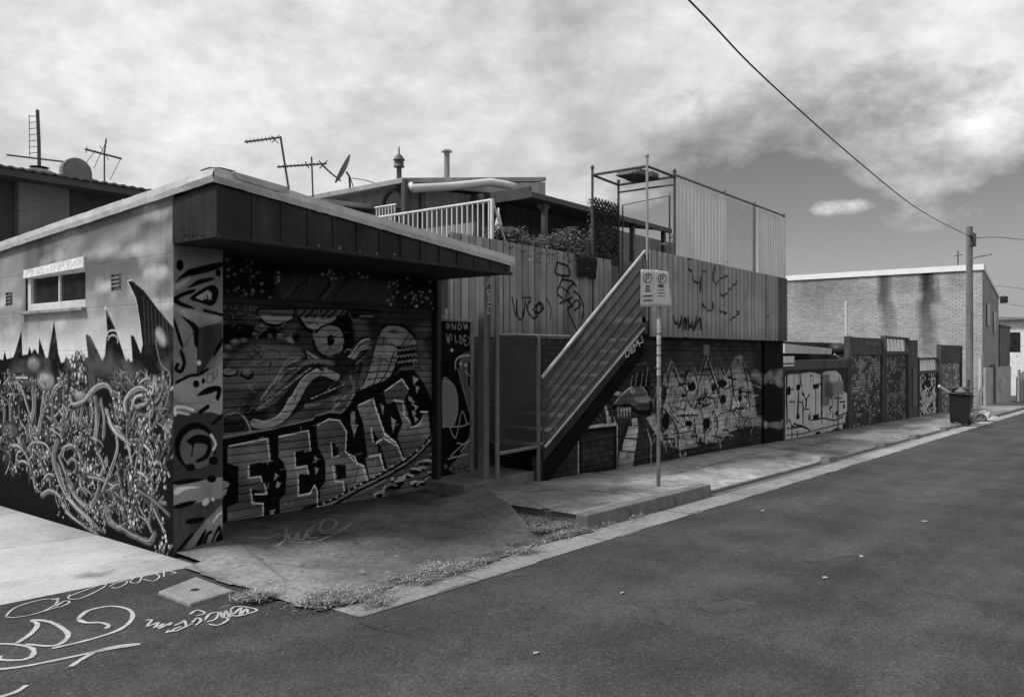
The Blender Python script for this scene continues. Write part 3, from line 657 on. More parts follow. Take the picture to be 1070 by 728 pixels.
    pit = .0765; ph = ((c.W + .22) % pit) / pit
    prof = -.011 * (np.exp(-((ph - .02) / .05) ** 2) + np.exp(-((ph - 1.02) / .05) ** 2)) + .004 * np.sin(np.pi * ph)
    c.D += prof; c.A *= np.where((ph < .075) | (ph > .965), .3, 1.)
    return c
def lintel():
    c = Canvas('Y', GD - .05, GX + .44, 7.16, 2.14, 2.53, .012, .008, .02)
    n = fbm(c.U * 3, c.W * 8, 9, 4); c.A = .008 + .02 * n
    r = random.Random(12)
    c.poly([(290, 292), (330, 288), (412, 293), (412, 318), (290, 316)], .05, soft=.06)
    for i in range(14): x = r.uniform(295, 405); c.line([(x, 312), (x + 10, 300), (x + r.uniform(8, 22), 290)], r.uniform(1, 2.4), r.uniform(.01, .11))
    for i in range(130):
        x, y = (r.uniform(233, 292), r.uniform(262, 318)) if r.random() < .45 else (r.uniform(405, 470), r.uniform(285, 330))
        if r.random() < .2: x, y = r.uniform(335, 385), r.uniform(278, 292)
        s = r.uniform(.5, 1.3); c.ell(x, y, s, s, r.uniform(.12, .5), soft=.01, n=8)
    return c
def door_panel():
    """the painted side gate right of the garage door"""
    c = Canvas('Y', 6.86, 7.16, 7.86, .02, 2.0, .006, .006, .01); K = .008
    m = T(450, 320, 3.83); h = T(330, 290, 5.6)
    c.poly(m([(130, 190), (165, 185), (150, 240), (155, 330), (190, 380), (212, 450), (202, 560), (190, 650), (130, 675), (75, 650), (120, 590), (160, 490), (155, 410), (122, 310), (115, 230)]), .1, sm=True, soft=.01)
    c.poly(m([(165, 400), (190, 385), (208, 450), (196, 550), (170, 500)]), .2, soft=.03)
    c.poly(m([(48, 295), (80, 300), (105, 340), (110, 420), (90, 480), (60, 480), (48, 470)]), .2, soft=.01, sm=True); c.line(m([(48, 300), (78, 305), (100, 340), (104, 420), (90, 475)]), 1.2, .3)
    c.line(m([(48, 480), (120, 480), (160, 465)]), 1.2, .36); c.line(m([(75, 480), (100, 525), (125, 420), (145, 470)]), 1.2, .36)
    c.line(m([(165, 130), (195, 165), (195, 185), (170, 195), (120, 200), (100, 220), (100, 250)]), 2, .34); c.line(m([(140, 260), (170, 300), (155, 330), (175, 360)]), 1.2, .34)
    for x, y in ((85, 175), (165, 235), (180, 237), (140, 235), (120, 230)): q = m([(x, y)])[0]; c.ell(q[0], q[1], 1.6, 2., .4)
    c.line(m([(110, 250), (130, 330), (150, 400), (165, 460)]), 1.6, .2); c.line(m([(70, 610), (110, 600), (150, 590), (80, 600), (170, 520)]), 1.2, .34); c.line(m([(105, 545), (140, 550), (170, 520), (120, 580)]), 1.2, .34)
    for i in range(6): q = m([(60 + i * 22, 640 + (i % 3) * 9)])[0]; c.ell(q[0], q[1], 3, 3.4, K); c.ell(q[0], q[1], 2.2, 2.6, .1)
    glyphs(c, 'SNOW', (466, 338), (5.2, -.2), (.4, 6.5), 1., .3); glyphs(c, 'WILDEX', (466, 348), (4.1, .6), (.6, 7.5), 1., .3)
    c.poly(m([(190, 70), (215, 75), (222, 240), (208, 280), (205, 160)]), .1, soft=.02)
    return c
WF = 6.10                                       # street face of the deck building
def brick_face():
    c = Canvas('Y', WF, 8.46, 16.3, -.6, 1.95, .0115, .0105, .03)
    n = fbm(c.U * 1.4, c.W * 2, 21, 4); c.A = .022 + .03 * n; K = .008
    q = T(590, 350, 4.55)
    c.poly([(560, 330), (690, 330), (690, 520), (560, 520)], .02, a=.3)
    r = random.Random(71)                        # half-covered older pieces on the bare brick
    for i in range(70):
        x, y = r.uniform(600, 690), r.uniform(360, 500); a = r.uniform(-2.2, .2)
        c.line([(x, y), (x + 6 * math.cos(a) + r.gauss(0, 2), y + 6 * math.sin(a)), (x + 12 * math.cos(a), y + 12 * math.sin(a))], r.uniform(.7, 2.), r.choice((.006, .05, .08, .13)), a=.7)
    c.ell(626, 412, 6, 6.4, .26, soft=.03); c.line(q([(180, 300), (205, 270), (265, 282)]), 4, .3); c.line(q([(185, 310), (200, 360), (208, 410)]), 4.2, .28)
    for x in (200, 215, 235): c.line(q([(x, 390), (x + 6, 420)]), 1.6, .3)
    c.poly(q([(225, 345), (238, 325), (265, 275), (330, 220), (355, 185), (388, 235), (415, 300), (408, 380), (340, 372), (300, 345), (250, 350)]), K, sm=True)
    c.poly(q([(240, 328), (272, 285), (335, 240), (380, 255), (402, 300), (398, 360), (345, 355), (300, 325), (260, 330)]), .1, sm=True, soft=.02, v1=.05)
    c.line(q([(232, 335), (268, 286), (332, 238), (372, 248), (398, 295)]), 1.5, .22); c.line(q([(250, 345), (300, 330), (345, 360), (395, 362)]), 2., .005); c.ell(642.5, 424, 2.4, 2., .005); c.ell(661, 408, 2.2, 2., .3); c.ell(661, 408, 1., 1.2, .005)
    for x in range(285, 390, 22): c.line(q([(x, 300), (x + 10, 285), (x + 20, 300)]), .9, .02)
    c.ell(672, 417, 10, 4, .11, soft=.03)
    for x, s in ((320, 190), (342, 176), (368, 180), (392, 150)): c.poly(q([(x - 8, 245), (x + 4, s), (x + 18, 245)]), K); c.line(q([(x - 6, 240), (x + 4, s + 4)]), 1.2, .14)
    for x in range(250, 320, 14): c.poly(q([(x, 345), (x + 8, 342), (x + 6, 395)]), .3)
    for p in ([(318, 398), (345, 395), (350, 425), (322, 430)], [(304, 435), (350, 432), (346, 488), (290, 485)], [(284, 495), (343, 498), (336, 552), (272, 545)], [(262, 555), (332, 560), (322, 672), (252, 650)]):
        c.poly(q([(x + (6 if x > 310 else -6), y) for x, y in p]), K); c.poly(q(p), .24, v1=.16)
    c.poly(q([(352, 380), (398, 385), (412, 660), (330, 672), (345, 560)]), .035); c.line(q([(395, 450), (412, 520), (410, 570), (416, 630)]), 1.6, .3); c.line(q([(300, 420), (270, 500), (262, 550)]), 2, K)
    c.poly(q([(66, 440), (250, 428), (250, 665), (66, 712)]), K); c.poly(q([(80, 470), (235, 455), (235, 650), (80, 690)]), .03, soft=.03)
    for i in range(10): c.line(q([(90 + i * 14, 500 + (i % 3) * 30), (95 + i * 14, 590)]), 1.2, .06)
    c.line(q([(66, 455), (66, 715)]), 1.3, .34); c.line(q([(250, 430), (250, 675)]), 1.3, .3); c.line(q([(66, 716), (120, 705), (130, 695), (160, 700), (240, 672)]), 2, .42, sm=False); c.line(q([(66, 700), (120, 690), (240, 660)]), 1.2, .3, sm=False); c.line(q([(80, 443), (150, 432), (245, 425)]), 2.6, .26)
    # interlocking wildstyle letters
    w = T(680, 340, 4.55)
    c.poly(w([(-20, 440), (20, 420), (60, 540), (60, 390), (80, 330), (60, 250), (100, 160), (150, 260), (200, 190), (230, 230), (262, 140), (300, 220), (330, 170), (360, 230), (400, 150), (432, 140), (470, 240), (492, 320), (505, 430), (512, 470), (440, 482), (380, 502), (340, 545), (300, 552), (255, 560), (240, 520), (220, 572), (140, 590), (90, 572), (40, 540)]), .17, soft=.02)
    n4 = fbm(c.U * 3.2, c.W * 3.2, 63, 4); hi = c.A > .1; c.A = np.where(hi, .14 + .42 * n4 ** 1.3, c.A)
    c.poly(w([(60, 150), (480, 130), (480, 260), (420, 215), (300, 250), (180, 245), (60, 300)]), .05, soft=.12, a=.75)
    for p, wd in (([(262, 150), (235, 260), (200, 380)], 2.4), ([(262, 150), (300, 260), (345, 400)], 2.4), ([(275, 170), (310, 280), (360, 400)], 1.6), ([(60, 390), (120, 480), (130, 590)], 3.), ([(90, 400), (110, 440), (160, 480)], 2.), ([(100, 180), (75, 300), (60, 380)], 2.), ([(110, 200), (140, 300), (130, 360)], 2.),
                  ([(170, 220), (165, 300), (190, 380), (240, 390), (285, 370)], 3.2), ([(200, 200), (225, 290), (215, 380)], 2.), ([(205, 430), (215, 510), (225, 570)], 2.4), ([(240, 400), (255, 480), (258, 560)], 2.2), ([(300, 410), (320, 470), (300, 550)], 2.), ([(320, 200), (330, 280), (370, 300), (400, 250)], 2.4),
                  ([(380, 200), (390, 300), (380, 400)], 3), ([(440, 180), (460, 280), (470, 400)], 2.6), ([(390, 310), (450, 300), (450, 380), (395, 400)], 1.8), ([(420, 400), (440, 440), (505, 440)], 2.4), ([(130, 290), (165, 290), (165, 390), (120, 400)], 2.), ([(70, 330), (130, 330)], 1.8), ([(330, 420), (410, 410), (420, 470)], 2.), ([(150, 430), (200, 430)], 2.), ([(95, 520), (210, 500)], 1.4), ([(260, 330), (285, 340)], 3.)):
        c.line(w(p), wd, K, sm=True); c.line([(x + 1.6, y + .4) for x, y in w(p)], 1., .36, sm=True, a=.7)
    for x, y, rx, ry in ((195, 290, 4.4, 5), (245, 360, 5, 5), (340, 275, 5, 4), (72, 455, 4, 9), (265, 465, 4, 6), (345, 350, 3, 5), (425, 330, 2, 8), (155, 340, 2.4, 4), (180, 465, 4, 3), (300, 300, 2, 6)):
        p = w([(x, y)])[0]; c.ell(p[0], p[1], rx, ry, K)
    for i, (x, y) in enumerate(((140, 605), (155, 620), (165, 605), (245, 530), (330, 555))): p = w([(x, y)])[0]; c.line([p, (p[0] + .4, p[1] + 5)], 3, .3)
    r = random.Random(44); inside = lambda x, y: 15 < x < 500 and 150 + 60 * abs(math.sin(x * .03)) < y < 560 - max(0, x - 250) * .3
    for i in range(330):
        x, y = r.uniform(10, 500), r.uniform(150, 560)
        if not inside(x, y): continue
        a = r.choice((1.4, 1.75, 1.3, .1, 2.0)) + r.gauss(0, .15); L = r.uniform(14, 60); p = [(x, y), (x + L * .5 * math.cos(a) + r.gauss(0, 5), y + L * .5 * math.sin(a)), (x + L * math.cos(a), y + L * math.sin(a))]
        dk_ = r.random() < .74; c.line(w(p), r.uniform(.8, 2.4) if dk_ else r.uniform(.6, 1.2), K if dk_ else r.uniform(.26, .42), sm=True, a=.9)
    # puff of white smoke running to the end pier
    for x, y in ((790, 392), (796, 395), (799, 399), (794, 440), (798, 441)): c.ell(x, y, 5, 4, .2, soft=.06)
    for x in (648, 652): pass
    c.mortar(.23, .086, .012, .5, .006, 4, .2)
    c.mask = c.W < np.where(c.U < 11.03, .22 + (c.U - 8.39) * .597, 9)
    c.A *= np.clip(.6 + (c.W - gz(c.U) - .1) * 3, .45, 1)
    return c
def end_pier():
    c = Canvas('Y', WF - .05, 16.1, 17.22, -.6, 1.9, .012, .0105, .012); K = .006
    n = fbm(c.U * 5, c.W * 5, 8, 4); c.A = .007 + .008 * n
    w = T(680, 340, 4.55); r = random.Random(3)
    for i in range(34): p = w([(r.uniform(505, 660), r.uniform(222, 280))])[0]; c.ell(p[0], p[1], r.uniform(2, 5), r.uniform(2, 4), r.uniform(.06, .24), soft=.04, a=.8)
    for i in range(30): t = r.random(); p = w([(505 + 150 * t, 455 + 18 * math.sin(t * 3.1) + r.uniform(-8, 8))])[0]; c.ell(p[0], p[1], r.uniform(2, 5), r.uniform(1.6, 3), r.uniform(.1, .3), soft=.03, a=.8)
    c.ell(803, 420, 17, 20, K, soft=.03)
    return c
def corrugated_face():
    c = Canvas('Y', WF - .14, 11.02, 17.22, 1.86, 3.2, .0125, .0145, .31)
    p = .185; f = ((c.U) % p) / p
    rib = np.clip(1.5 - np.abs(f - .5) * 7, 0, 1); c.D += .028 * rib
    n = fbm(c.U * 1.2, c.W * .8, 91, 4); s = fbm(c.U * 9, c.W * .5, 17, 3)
    c.A *= .72 + .5 * n; c.A *= .8 + .4 * s; c.A *= np.where((f < .2), .62, 1) * np.where((f > .86), .55, 1)  # dark rib edges: rib shading painted into the sheet value
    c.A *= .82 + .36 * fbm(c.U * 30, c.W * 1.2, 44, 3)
    j = (np.abs(((c.U - 11.4) % .76)) < .014); c.A[j] *= .4
    c.A *= np.where(c.U > 16.62, .42, 1)                      # the last sheet is older and darker
    c.A *= np.clip(.72 + (c.W - 1.86) * .9, .6, 1)
    t = T(700, 260, 7.28); K = .015
    for q, wd in (([(130, 90), (150, 70), (180, 75)], 2), ([(140, 150), (165, 190), (185, 250), (215, 260)], 2.), ([(225, 330), (225, 240), (235, 190), (255, 168), (270, 200), (270, 340)], 1.3), ([(330, 130), (325, 240), (350, 275)], 1.3), ([(370, 140), (365, 230), (340, 300)], 1.), ([(385, 225), (435, 205)], 1.4), ([(400, 240), (400, 440)], 1.3), ([(500, 255), (440, 320), (400, 362), (370, 310)], 1.3), ([(245, 420), (275, 465), (320, 462), (322, 405)], 1.5), ([(370, 470), (420, 490)], 1.6), ([(430, 430), (430, 470)], 1), ([(455, 540), (515, 495), (505, 470)], 1.5)):
        c.line(t(q), wd * 1.35, K, sm=True, a=.92)
    for x, y in ((205, 260), (248, 425), (400, 362), (502, 252), (742, 510), (415, 488), (330, 75)): a = t([(x, y)])[0]; c.ell(a[0], a[1], 1.3, 1.8, K)
    for i in range(7): x = 25 + i * 28; c.line(t([(x, 515 + (i % 2) * 12), (x + 14, 570 + (i % 3) * 25), (x + 30, 530), (x + 34, 610)]), 3.2, K, a=.9)
    for x in (200, 225, 262): c.line(t([(x, 560), (x + 8, 660)]), 1.4, K, a=.7)
    c.line(t([(85, 690), (120, 675), (160, 690)]), 2, K)
    return c
PF = 7.0
def paling_face():
    c = Canvas('Y', PF, 7.62, 11.62, 1.82, 3.17, .011, .014, .2)
    b = .148; k = np.floor(c.U / b).astype(int); f = c.U / b - k
    r = np.random.default_rng(5).random(2000); t = r[k % 2000]; t2 = r[(k * 7 + 3) % 2000]
    n = fbm(c.U * 3, c.W * .8, 2, 4); g = fbm(c.U * 40, c.W * 1.1, 6, 3)
    c.A = .27 * (.66 + .66 * t) * (.7 + .55 * n) * (.85 + .3 * g)
    gap = (f < .06) | (f > .95); c.A[gap] *= .25; c.D += t2 * .008; c.D[gap] -= .012
    # old sun-bleached render of earlier tags
    z = T(450, 240, 2.508); K = .012
    c.poly([(535, 275), (585, 285), (585, 312), (545, 320)], .17, soft=.1, a=.35)
    for q, wd in (([(213, 178), (222, 225)], 1.6), ([(225, 185), (228, 228), (240, 232), (248, 190)], 1.8), ([(262, 185), (252, 205), (268, 232), (280, 225)], 1.8), ([(272, 205), (285, 190), (295, 205), (280, 218), (268, 208)], 1.8), ([(302, 178), (315, 205), (312, 235)], 1.2), ([(240, 178), (262, 178)], 1.4)):
        c.line(z(q), wd * 1.3, K)
    z2 = T(560, 260, 2.8)
    for q, wd in (([(62, 40), (58, 72), (98, 78), (92, 52), (64, 40)], 1.8), ([(80, 80), (70, 105), (62, 130), (78, 145)], 1.8), ([(78, 90), (105, 95), (118, 110)], 1.8), ([(112, 100), (92, 120), (88, 150), (104, 142)], 1.8), ([(70, 160), (90, 150), (104, 165), (92, 175)], 1.8), ([(112, 125), (128, 140), (140, 175), (135, 205)], 1.8), ([(104, 170), (118, 150), (130, 165), (112, 180)], 1.6), ([(92, 178), (108, 215), (125, 250)], 1.5), ([(0, 190), (6, 160), (18, 178), (4, 190)], 1.6), ([(26, 255), (44, 290), (66, 330)], 1.4), ([(72, 110), (98, 130)], 1.4)):
        c.line(z2(q), wd * 1.35, K, sm=True)
    c.A *= np.clip(.7 + (c.W - 1.82) * .6, .6, 1.)
    return c
def roller_door_wide():
    """corrugated garage front with white block letters"""
    c = Canvas('Y', WF, 17.24, 22.25, -.68, 1.24, .016, .0135, .03); K = .01
    t = T(810, 335, 5.2)
    c.A = .03 + .02 * fbm(c.U * 2, c.W * 2, 4, 3)
    c.poly(t([(55, 302), (75, 292), (130, 290), (150, 285), (190, 280), (250, 292), (270, 275), (330, 272), (358, 300), (368, 380), (392, 400), (388, 470), (378, 560), (382, 590), (330, 580), (300, 600), (270, 600), (250, 640), (190, 640), (180, 655), (140, 660), (120, 690), (80, 690), (55, 650)]), .44)
    for p, wd in (([(125, 295), (125, 350), (120, 520)], 2.4), ([(60, 300), (60, 480), (75, 545), (100, 578), (140, 570)], 2.2), ([(135, 290), (140, 360), (165, 425), (185, 390), (190, 290)], 1.8), ([(150, 430), (150, 560)], 1.8), ([(185, 420), (190, 520)], 2), ([(220, 360), (220, 520)], 2.4), ([(250, 292), (250, 530)], 2.), ([(195, 540), (260, 530), (320, 540), (370, 520)], 1.6), ([(75, 440), (105, 440)], 1.6), ([(155, 480), (180, 480)], 1.6), ([(60, 585), (150, 575)], 1.4), ([(255, 430), (290, 440), (300, 500)], 1.8), ([(325, 420), (360, 420)], 1.4), ([(330, 440), (330, 510)], 2), ([(290, 510), (300, 470), (312, 500), (312, 530)], 1.4), ([(160, 565), (160, 650)], 1.4), ([(215, 545), (215, 600)], 1.4), ([(90, 585), (90, 660)], 1.2), ([(250, 545), (262, 620)], 1.2), ([(340, 530), (345, 580)], 1.2)):
        c.line(t(p), wd, K, sm=True)
    for x0, y0, x1, y1 in ((58, 358, 80, 405), (205, 342, 236, 370), (206, 508, 236, 536), (112, 505, 132, 535), (115, 345, 136, 378), (105, 640, 145, 662), (188, 618, 218, 642), (285, 598, 312, 622), (330, 590, 355, 610), (60, 660, 80, 690), (325, 490, 340, 516), (365, 455, 375, 478), (180, 510, 190, 540), (150, 655, 190, 680), (218, 600, 246, 628), (362, 560, 380, 590)):
        c.poly(t([(x0, y0 + 4), (x1, y0 - 2), (x1, y1 - 4), (x0, y1 + 2)]), K)
    c.line(t([(75, 700), (85, 680), (110, 690), (145, 665), (190, 665), (240, 640), (300, 615), (370, 590)]), 1.2, .3, sm=False)
    for p, wd in (([(60, 440), (60, 560)], 1.8), ([(100, 300), (100, 360), (78, 380)], 1.6), ([(140, 390), (165, 425), (165, 470)], 2.2), ([(185, 300), (205, 300), (205, 340)], 1.4), ([(236, 345), (250, 345)], 1.4), ([(258, 420), (278, 420), (278, 520)], 2.), ([(345, 300), (352, 340), (372, 380)], 2.), ([(300, 410), (310, 455), (290, 480)], 2.2), ([(350, 440), (380, 440)], 1.8), ([(340, 520), (385, 500)], 1.6), ([(130, 440), (150, 455), (150, 520)], 1.6), ([(100, 560), (180, 590), (182, 640)], 2.2), ([(230, 560), (232, 625)], 1.8), ([(280, 550), (284, 600)], 1.8), ([(315, 545), (318, 590)], 1.6), ([(120, 600), (122, 650)], 1.6), ([(60, 620), (150, 612), (250, 585), (375, 555)], 1.2)):
        c.line(t(p), wd, K, sm=True)
    for i in range(9): c.line(t([(70 + i * 36, 600), (71 + i * 36, 650 - i * 8)]), .8, .2)
    p = .19; f = (c.U % p) / p; c.D += .02 * np.clip(1.5 - np.abs(f - .5) * 6, 0, 1); c.A *= np.where((f < .14), .7, 1)
    c.A *= .85 + .3 * fbm(c.U * 4, c.W * 3, 8, 3)
    return c
def screen_bricks(u0, u1, z0, z1, base, chip, p, seed, mort=.5):
    """a roller shutter painted as rows of little bricks"""
    c = Canvas('Y', WF + .03, u0, u1, z0, z1, .02, .014, base)
    bh, bw = .085, .2; row = np.floor(c.W / bh).astype(int); x = c.U / bw + .5 * (row % 2); col = np.floor(x).astype(int)
    r = np.random.default_rng(seed).random(8192); t = r[(row * 41 + col * 613) % 8192]
    cl = fbm(c.U * 1.6, c.W * 1.6, seed, 3)
    p = p * np.clip(.35 + (c.W - z0) / (z1 - z0), .3, 1.2)
    c.A = np.where(t < p * (.4 + 1.6 * np.clip((cl - .3) * 2.2, 0, 1)), chip * (.6 + .6 * r[(row * 13 + col * 7) % 8192]), base * (.6 + .8 * t))
    jm = ((c.W - row * bh) < .02) | ((x - col) * bw < .03); c.A[jm] *= mort; c.D[jm] -= .008
    return c
# ================================================================== ground
def ground_grid(name, xs, ys, hf, mat):
    m = MB(); nx = len(xs)
    for y in ys:
        for x in xs: m.v.append((x, y, hf(x, y)))
    for j in range(len(ys) - 1):
        for i in range(nx - 1): m.f.append((j * nx + i, j * nx + i + 1, (j + 1) * nx + i + 1, (j + 1) * nx + i)); m.mi.append(0)
    o = m.build(name, mat, smooth=True, origin=(0, 0, 0)); info(o, kind='structure'); return o
def gfar(x, y):
    return gz(max(min(x, 85), -45))
asphalt = grey('asphalt', .048, .9, .3, .7, .2, 260., .4, speck=.38, spec=.25, lane=.26)
xs = [-600, -200, -90] + [-45 + 5 * i for i in range(27)] + [120, 250, 700]
ys = [-600, -200, -60, -20] + [-8 + 2 * i for i in range(15)] + [40, 80, 200, 600]
road = ground_grid('road', xs, ys, lambda x, y: gfar(x, y), asphalt)
# pale concrete yard beside the garage
conc_light = grey('yard_concrete', .3, .85, .16, 1.4, .2, 90., .35, crack=.22, spec=.3, attr=True)
c = Canvas('Z', .004, -9, GX, 5.86, 16, .05, .05, .4)
c.A *= .7 + .36 * fbm(c.U * .9, c.W * .9, 3, 6); c.A *= 1 - .2 * np.clip((fbm(c.U * 2.2, c.W * 2.2, 15, 5) - .56) * 6, 0, 1)
for y in (7.6, 9.35, 11.1, 12.9): c.A[np.abs(c.W - y) < .03] *= .8
c.A[np.abs(c.U - .4) < .03] *= .85; c.A[np.abs(c.U + 2.6) < .03] *= .85
c.A *= np.clip(1.15 - .1 * np.exp(-(GX - c.U) * 4) * 3, .6, 1.2)
q = T(0, 580, 3.69)
c.poly(q([(280, 90), (330, 66), (390, 68), (445, 52), (430, 66), (390, 84), (330, 86)]), .17, soft=.04); c.poly(q([(560, 18), (575, 16), (572, 24)]), .1, soft=.03)
o = c.build('pavement', conc_light); info(o, kind='structure')
# driveway apron in front of the garage
conc_old = grey('driveway_concrete', .12, .85, .22, 2.2, .25, 90., .45, spec=.3, attr=True, crack=.6)
c = Canvas('Z', .012, 3.1, 8.5, 4.2, 6.9, .016, .016, .13)
n = fbm(c.U * .9, c.W * 1.3, 31, 5); n2 = fbm(c.U * 3, c.W * 3, 13, 4)
c.A = .015 + .105 * n + .05 * n2; gr = fbm(c.U * 14, c.W * 14, 23, 3); c.A *= .75 + .5 * gr; c.A *= 1 - .5 * np.clip((fbm(c.U * 1.7, c.W * 2.4, 77, 5) - .55) * 5, 0, 1)
c.poly([(170, 590), (232, 578), (330, 600), (400, 640), (300, 650)], .24, soft=.22, a=.75)  # bright corner: sunlit patch painted into the concrete
c.poly([(380, 575), (470, 560), (540, 565), (500, 590), (400, 600)], .05, soft=.3, a=.6)
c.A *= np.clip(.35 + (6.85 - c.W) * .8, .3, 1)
rk = random.Random(2)
for i in range(16):
    x, y = rk.uniform(230, 520), rk.uniform(560, 630); p = [(x, y)]
    for j in range(6): x += rk.uniform(4, 16); y += rk.gauss(.5, 3); p.append((x, y))
    c.line(p, rk.uniform(.5, 1.1), .02, a=.75, sm=False)
for i in range(40): c.ell(rk.uniform(240, 540), rk.uniform(550, 620), rk.uniform(1, 3), rk.uniform(.6, 1.4), rk.choice((.02, .03, .25)), soft=.015, a=.6)
for p in ([(196, 584), (214, 600), (270, 618), (306, 636)], [(214, 600), (280, 592), (330, 598)], [(255, 576), (300, 610)]): c.line(p, 1.6, .03, a=.7)
t = T(180, 340, 2.8)
for p, w in (([(230, 638), (270, 640), (312, 628)], 1.6), ([(335, 612), (330, 640), (305, 658)], 1.8), ([(345, 625), (340, 638), (356, 640), (366, 622)], 1.6), ([(372, 622), (368, 638), (384, 638), (390, 624)], 1.5), ([(420, 600), (396, 618), (400, 634), (426, 632)], 1.5), ([(440, 618), (470, 608), (480, 590), (450, 585), (432, 606), (446, 622), (500, 608), (522, 596)], 1.5), ([(330, 646), (420, 642), (510, 606)], 1.4)):
    c.line(t(p), w, .3, sm=True, a=.8)
xe = 5.9 + np.clip((c.W - 4.35) * .72, 0, 3)          # right edge where the raised footpath starts
c.mask = ((c.W < 5.86) | (c.U > 3.46)) & (c.W > 4.33 + .05 * vnoise(c.U * 4, c.U * 0, 3)) & (c.U < xe + .1) & (c.U > 3.26 - .25 * np.clip((c.W - 5.6) * 2, 0, 1) * 0 + .04 * vnoise(c.W * 6, c.W * 0, 4))
c.D = (.03 * np.clip((c.W - 4.3) / .5, 0, 1) + .06 * np.clip((c.W - 5.6) / 1.2, 0, 1)) * np.clip((c.U - 3.2) / .5, .1, 1) + .135 * np.clip(1 - (xe + .1 - c.U) / 1.1, 0, 1) ** 1.6 * np.clip((c.W - 4.5) / .7, 0, 1) * (c.W < 6.25) - .006 * (np.abs(c.U - xe + .35) < .02)
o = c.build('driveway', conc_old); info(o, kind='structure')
# raised footpath and the crossings beyond
def kerbh(X):
    s = lambda a, b: np.clip((X - a) / (b - a), 0, 1)
    h = .035 + .0 * X
    h = np.maximum(h, .15 * (1 - s(9.55, 9.7)))
    for a, b in ((14.65, 15.15), (18.5, 18.9), (21.6, 22.2), (25.5, 26)): h = np.maximum(h, .1 * s(a - .2, a) * (1 - s(b, b + .5)))
    return np.where(X > 27, np.maximum(h, .08), h)
c = Canvas('Z', 0., 5.9, 52, 4.44, 6.34, .03, .03, .16)
n = fbm(c.U * .8, c.W * 1.1, 41, 5); n2 = fbm(c.U * 3.5, c.W * 3.5, 7, 4)
c.A = .06 + .17 * n + .12 * n2; c.A *= .75 + .5 * fbm(c.U * 12, c.W * 12, 29, 3); c.A *= 1 - .45 * np.clip((fbm(c.U * 1.3, c.W * 2.6, 57, 5) - .54) * 5, 0, 1)
k = kerbh(c.U); c.D = np.where(c.U < 9.62, .15, k + (.13 - k) * np.clip((c.W - 4.46) / 1.45, 0, 1))
c.A *= np.where((c.U > 9.7) & (c.U < 15.4), 1.25, 1.); c.A *= np.where((c.U > 15.4) & (c.U < 25), .8, 1.)
for x in (8.15, 9.64, 11.9, 13.6, 15.2, 17.1, 20.2, 23, 24.6, 26, 28, 31, 34): mk = np.abs(c.U - x + (c.W - 5) * .1) < .02; c.A[mk] *= .4; c.D[mk] -= .006
c.A[np.abs(c.W - 5.45 - .1 * np.sin(c.U)) < .018] *= np.where(c.U[np.abs(c.W - 5.45 - .1 * np.sin(c.U)) < .018] > 9.6, .5, 1)
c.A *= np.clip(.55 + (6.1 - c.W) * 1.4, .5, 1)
c.line([(622, 524), (628, 521), (634, 523), (628, 525), (636, 526)], 1.6, .4); c.line([(700, 513), (706, 511)], 2, .3)
c.mask = c.U > np.where(c.W < 5.4, 6.74 + .05 * vnoise(c.W * 8, c.W * 0, 3), 6.76 + (c.W - 5.4) * .35)
c.D -= .03 * np.clip(1 - (c.U - 6.74) / .08, 0, 1)
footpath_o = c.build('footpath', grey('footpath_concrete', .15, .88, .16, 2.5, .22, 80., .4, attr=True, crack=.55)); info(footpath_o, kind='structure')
m = MB()                                               # raw edge of the raised slab on the driveway side
m.prism([(6.8, 4.45, gz(6.8) - .1), (6.8, 4.45, gz(6.8) + .135), (6.82, 5.4, gz(6.8) + .135), (6.82, 5.4, gz(6.8) - .1)], (.05, 0, 0))
m.prism([(6.82, 5.4, gz(6.8) - .1), (6.82, 5.4, gz(6.8) + .135), (7.12, 6.25, gz(7.12) + .135), (7.12, 6.25, gz(7.12) - .1)], (.05, 0, 0))
kerbmat = grey('kerb_concrete', .13, .85, .3, 5., .2, 90., .4, streak=.2)
for i, (a, b) in enumerate(((6.72, 7.56), (7.575, 8.62), (8.635, 9.64))):
    r0, r1 = gz(a), gz(b)
    m.hexa([(a, 4.29, r0 - .1), (b, 4.29, r1 - .1), (b, 4.46, r1 - .1), (a, 4.46, r0 - .1), (a, 4.32, r0 + .152), (b, 4.32, r1 + .152), (b, 4.46, r1 + .153), (a, 4.46, r0 + .153)])
for a, b in ((14.6, 15.2), (18.45, 18.95), (21.55, 22.25), (25.45, 26.05)):
    m.hexa([(a, 4.28, gz(a) - .1), (b, 4.28, gz(b) - .1), (b + .2, 4.46, gz(b) - .1), (a - .2, 4.46, gz(a) - .1), (a + .08, 4.33, gz(a) + .1), (b - .08, 4.33, gz(b) + .1), (b, 4.46, gz(b) + .105), (a, 4.46, gz(a) + .105)])
m.hexa([(27, 4.29, gz(27) - .1), (60, 4.29, gz(60) - .1), (60, 4.46, gz(60) - .1), (27, 4.46, gz(27) - .1), (27, 4.32, gz(27) + .09), (60, 4.32, gz(60) + .09), (60, 4.46, gz(60) + .09), (27, 4.46, gz(27) + .09)])
for a, b in ((9.7, 14.4), (15.4, 18.25), (19.1, 21.35), (22.5, 25.2)):     # laid-back kerb at the crossings
    m.hexa([(a, 4.4, gz(a) - .1), (b, 4.4, gz(b) - .1), (b, 4.455, gz(b) - .1), (a, 4.455, gz(a) - .1), (a, 4.41, gz(a) + .034), (b, 4.41, gz(b) + .034), (b, 4.455, gz(b) + .038), (a, 4.455, gz(a) + .038)])
kerb = m.build('kerb', kerbmat, bevel=.012, origin=(0, 0, 0)); info(kerb, kind='structure')
c = Canvas('Z', .005, 3.4, 60, 3.86, 4.36, .04, .03, .2)
n = fbm(c.U * 1., c.W * 3, 51, 5); c.A = .13 + .15 * n
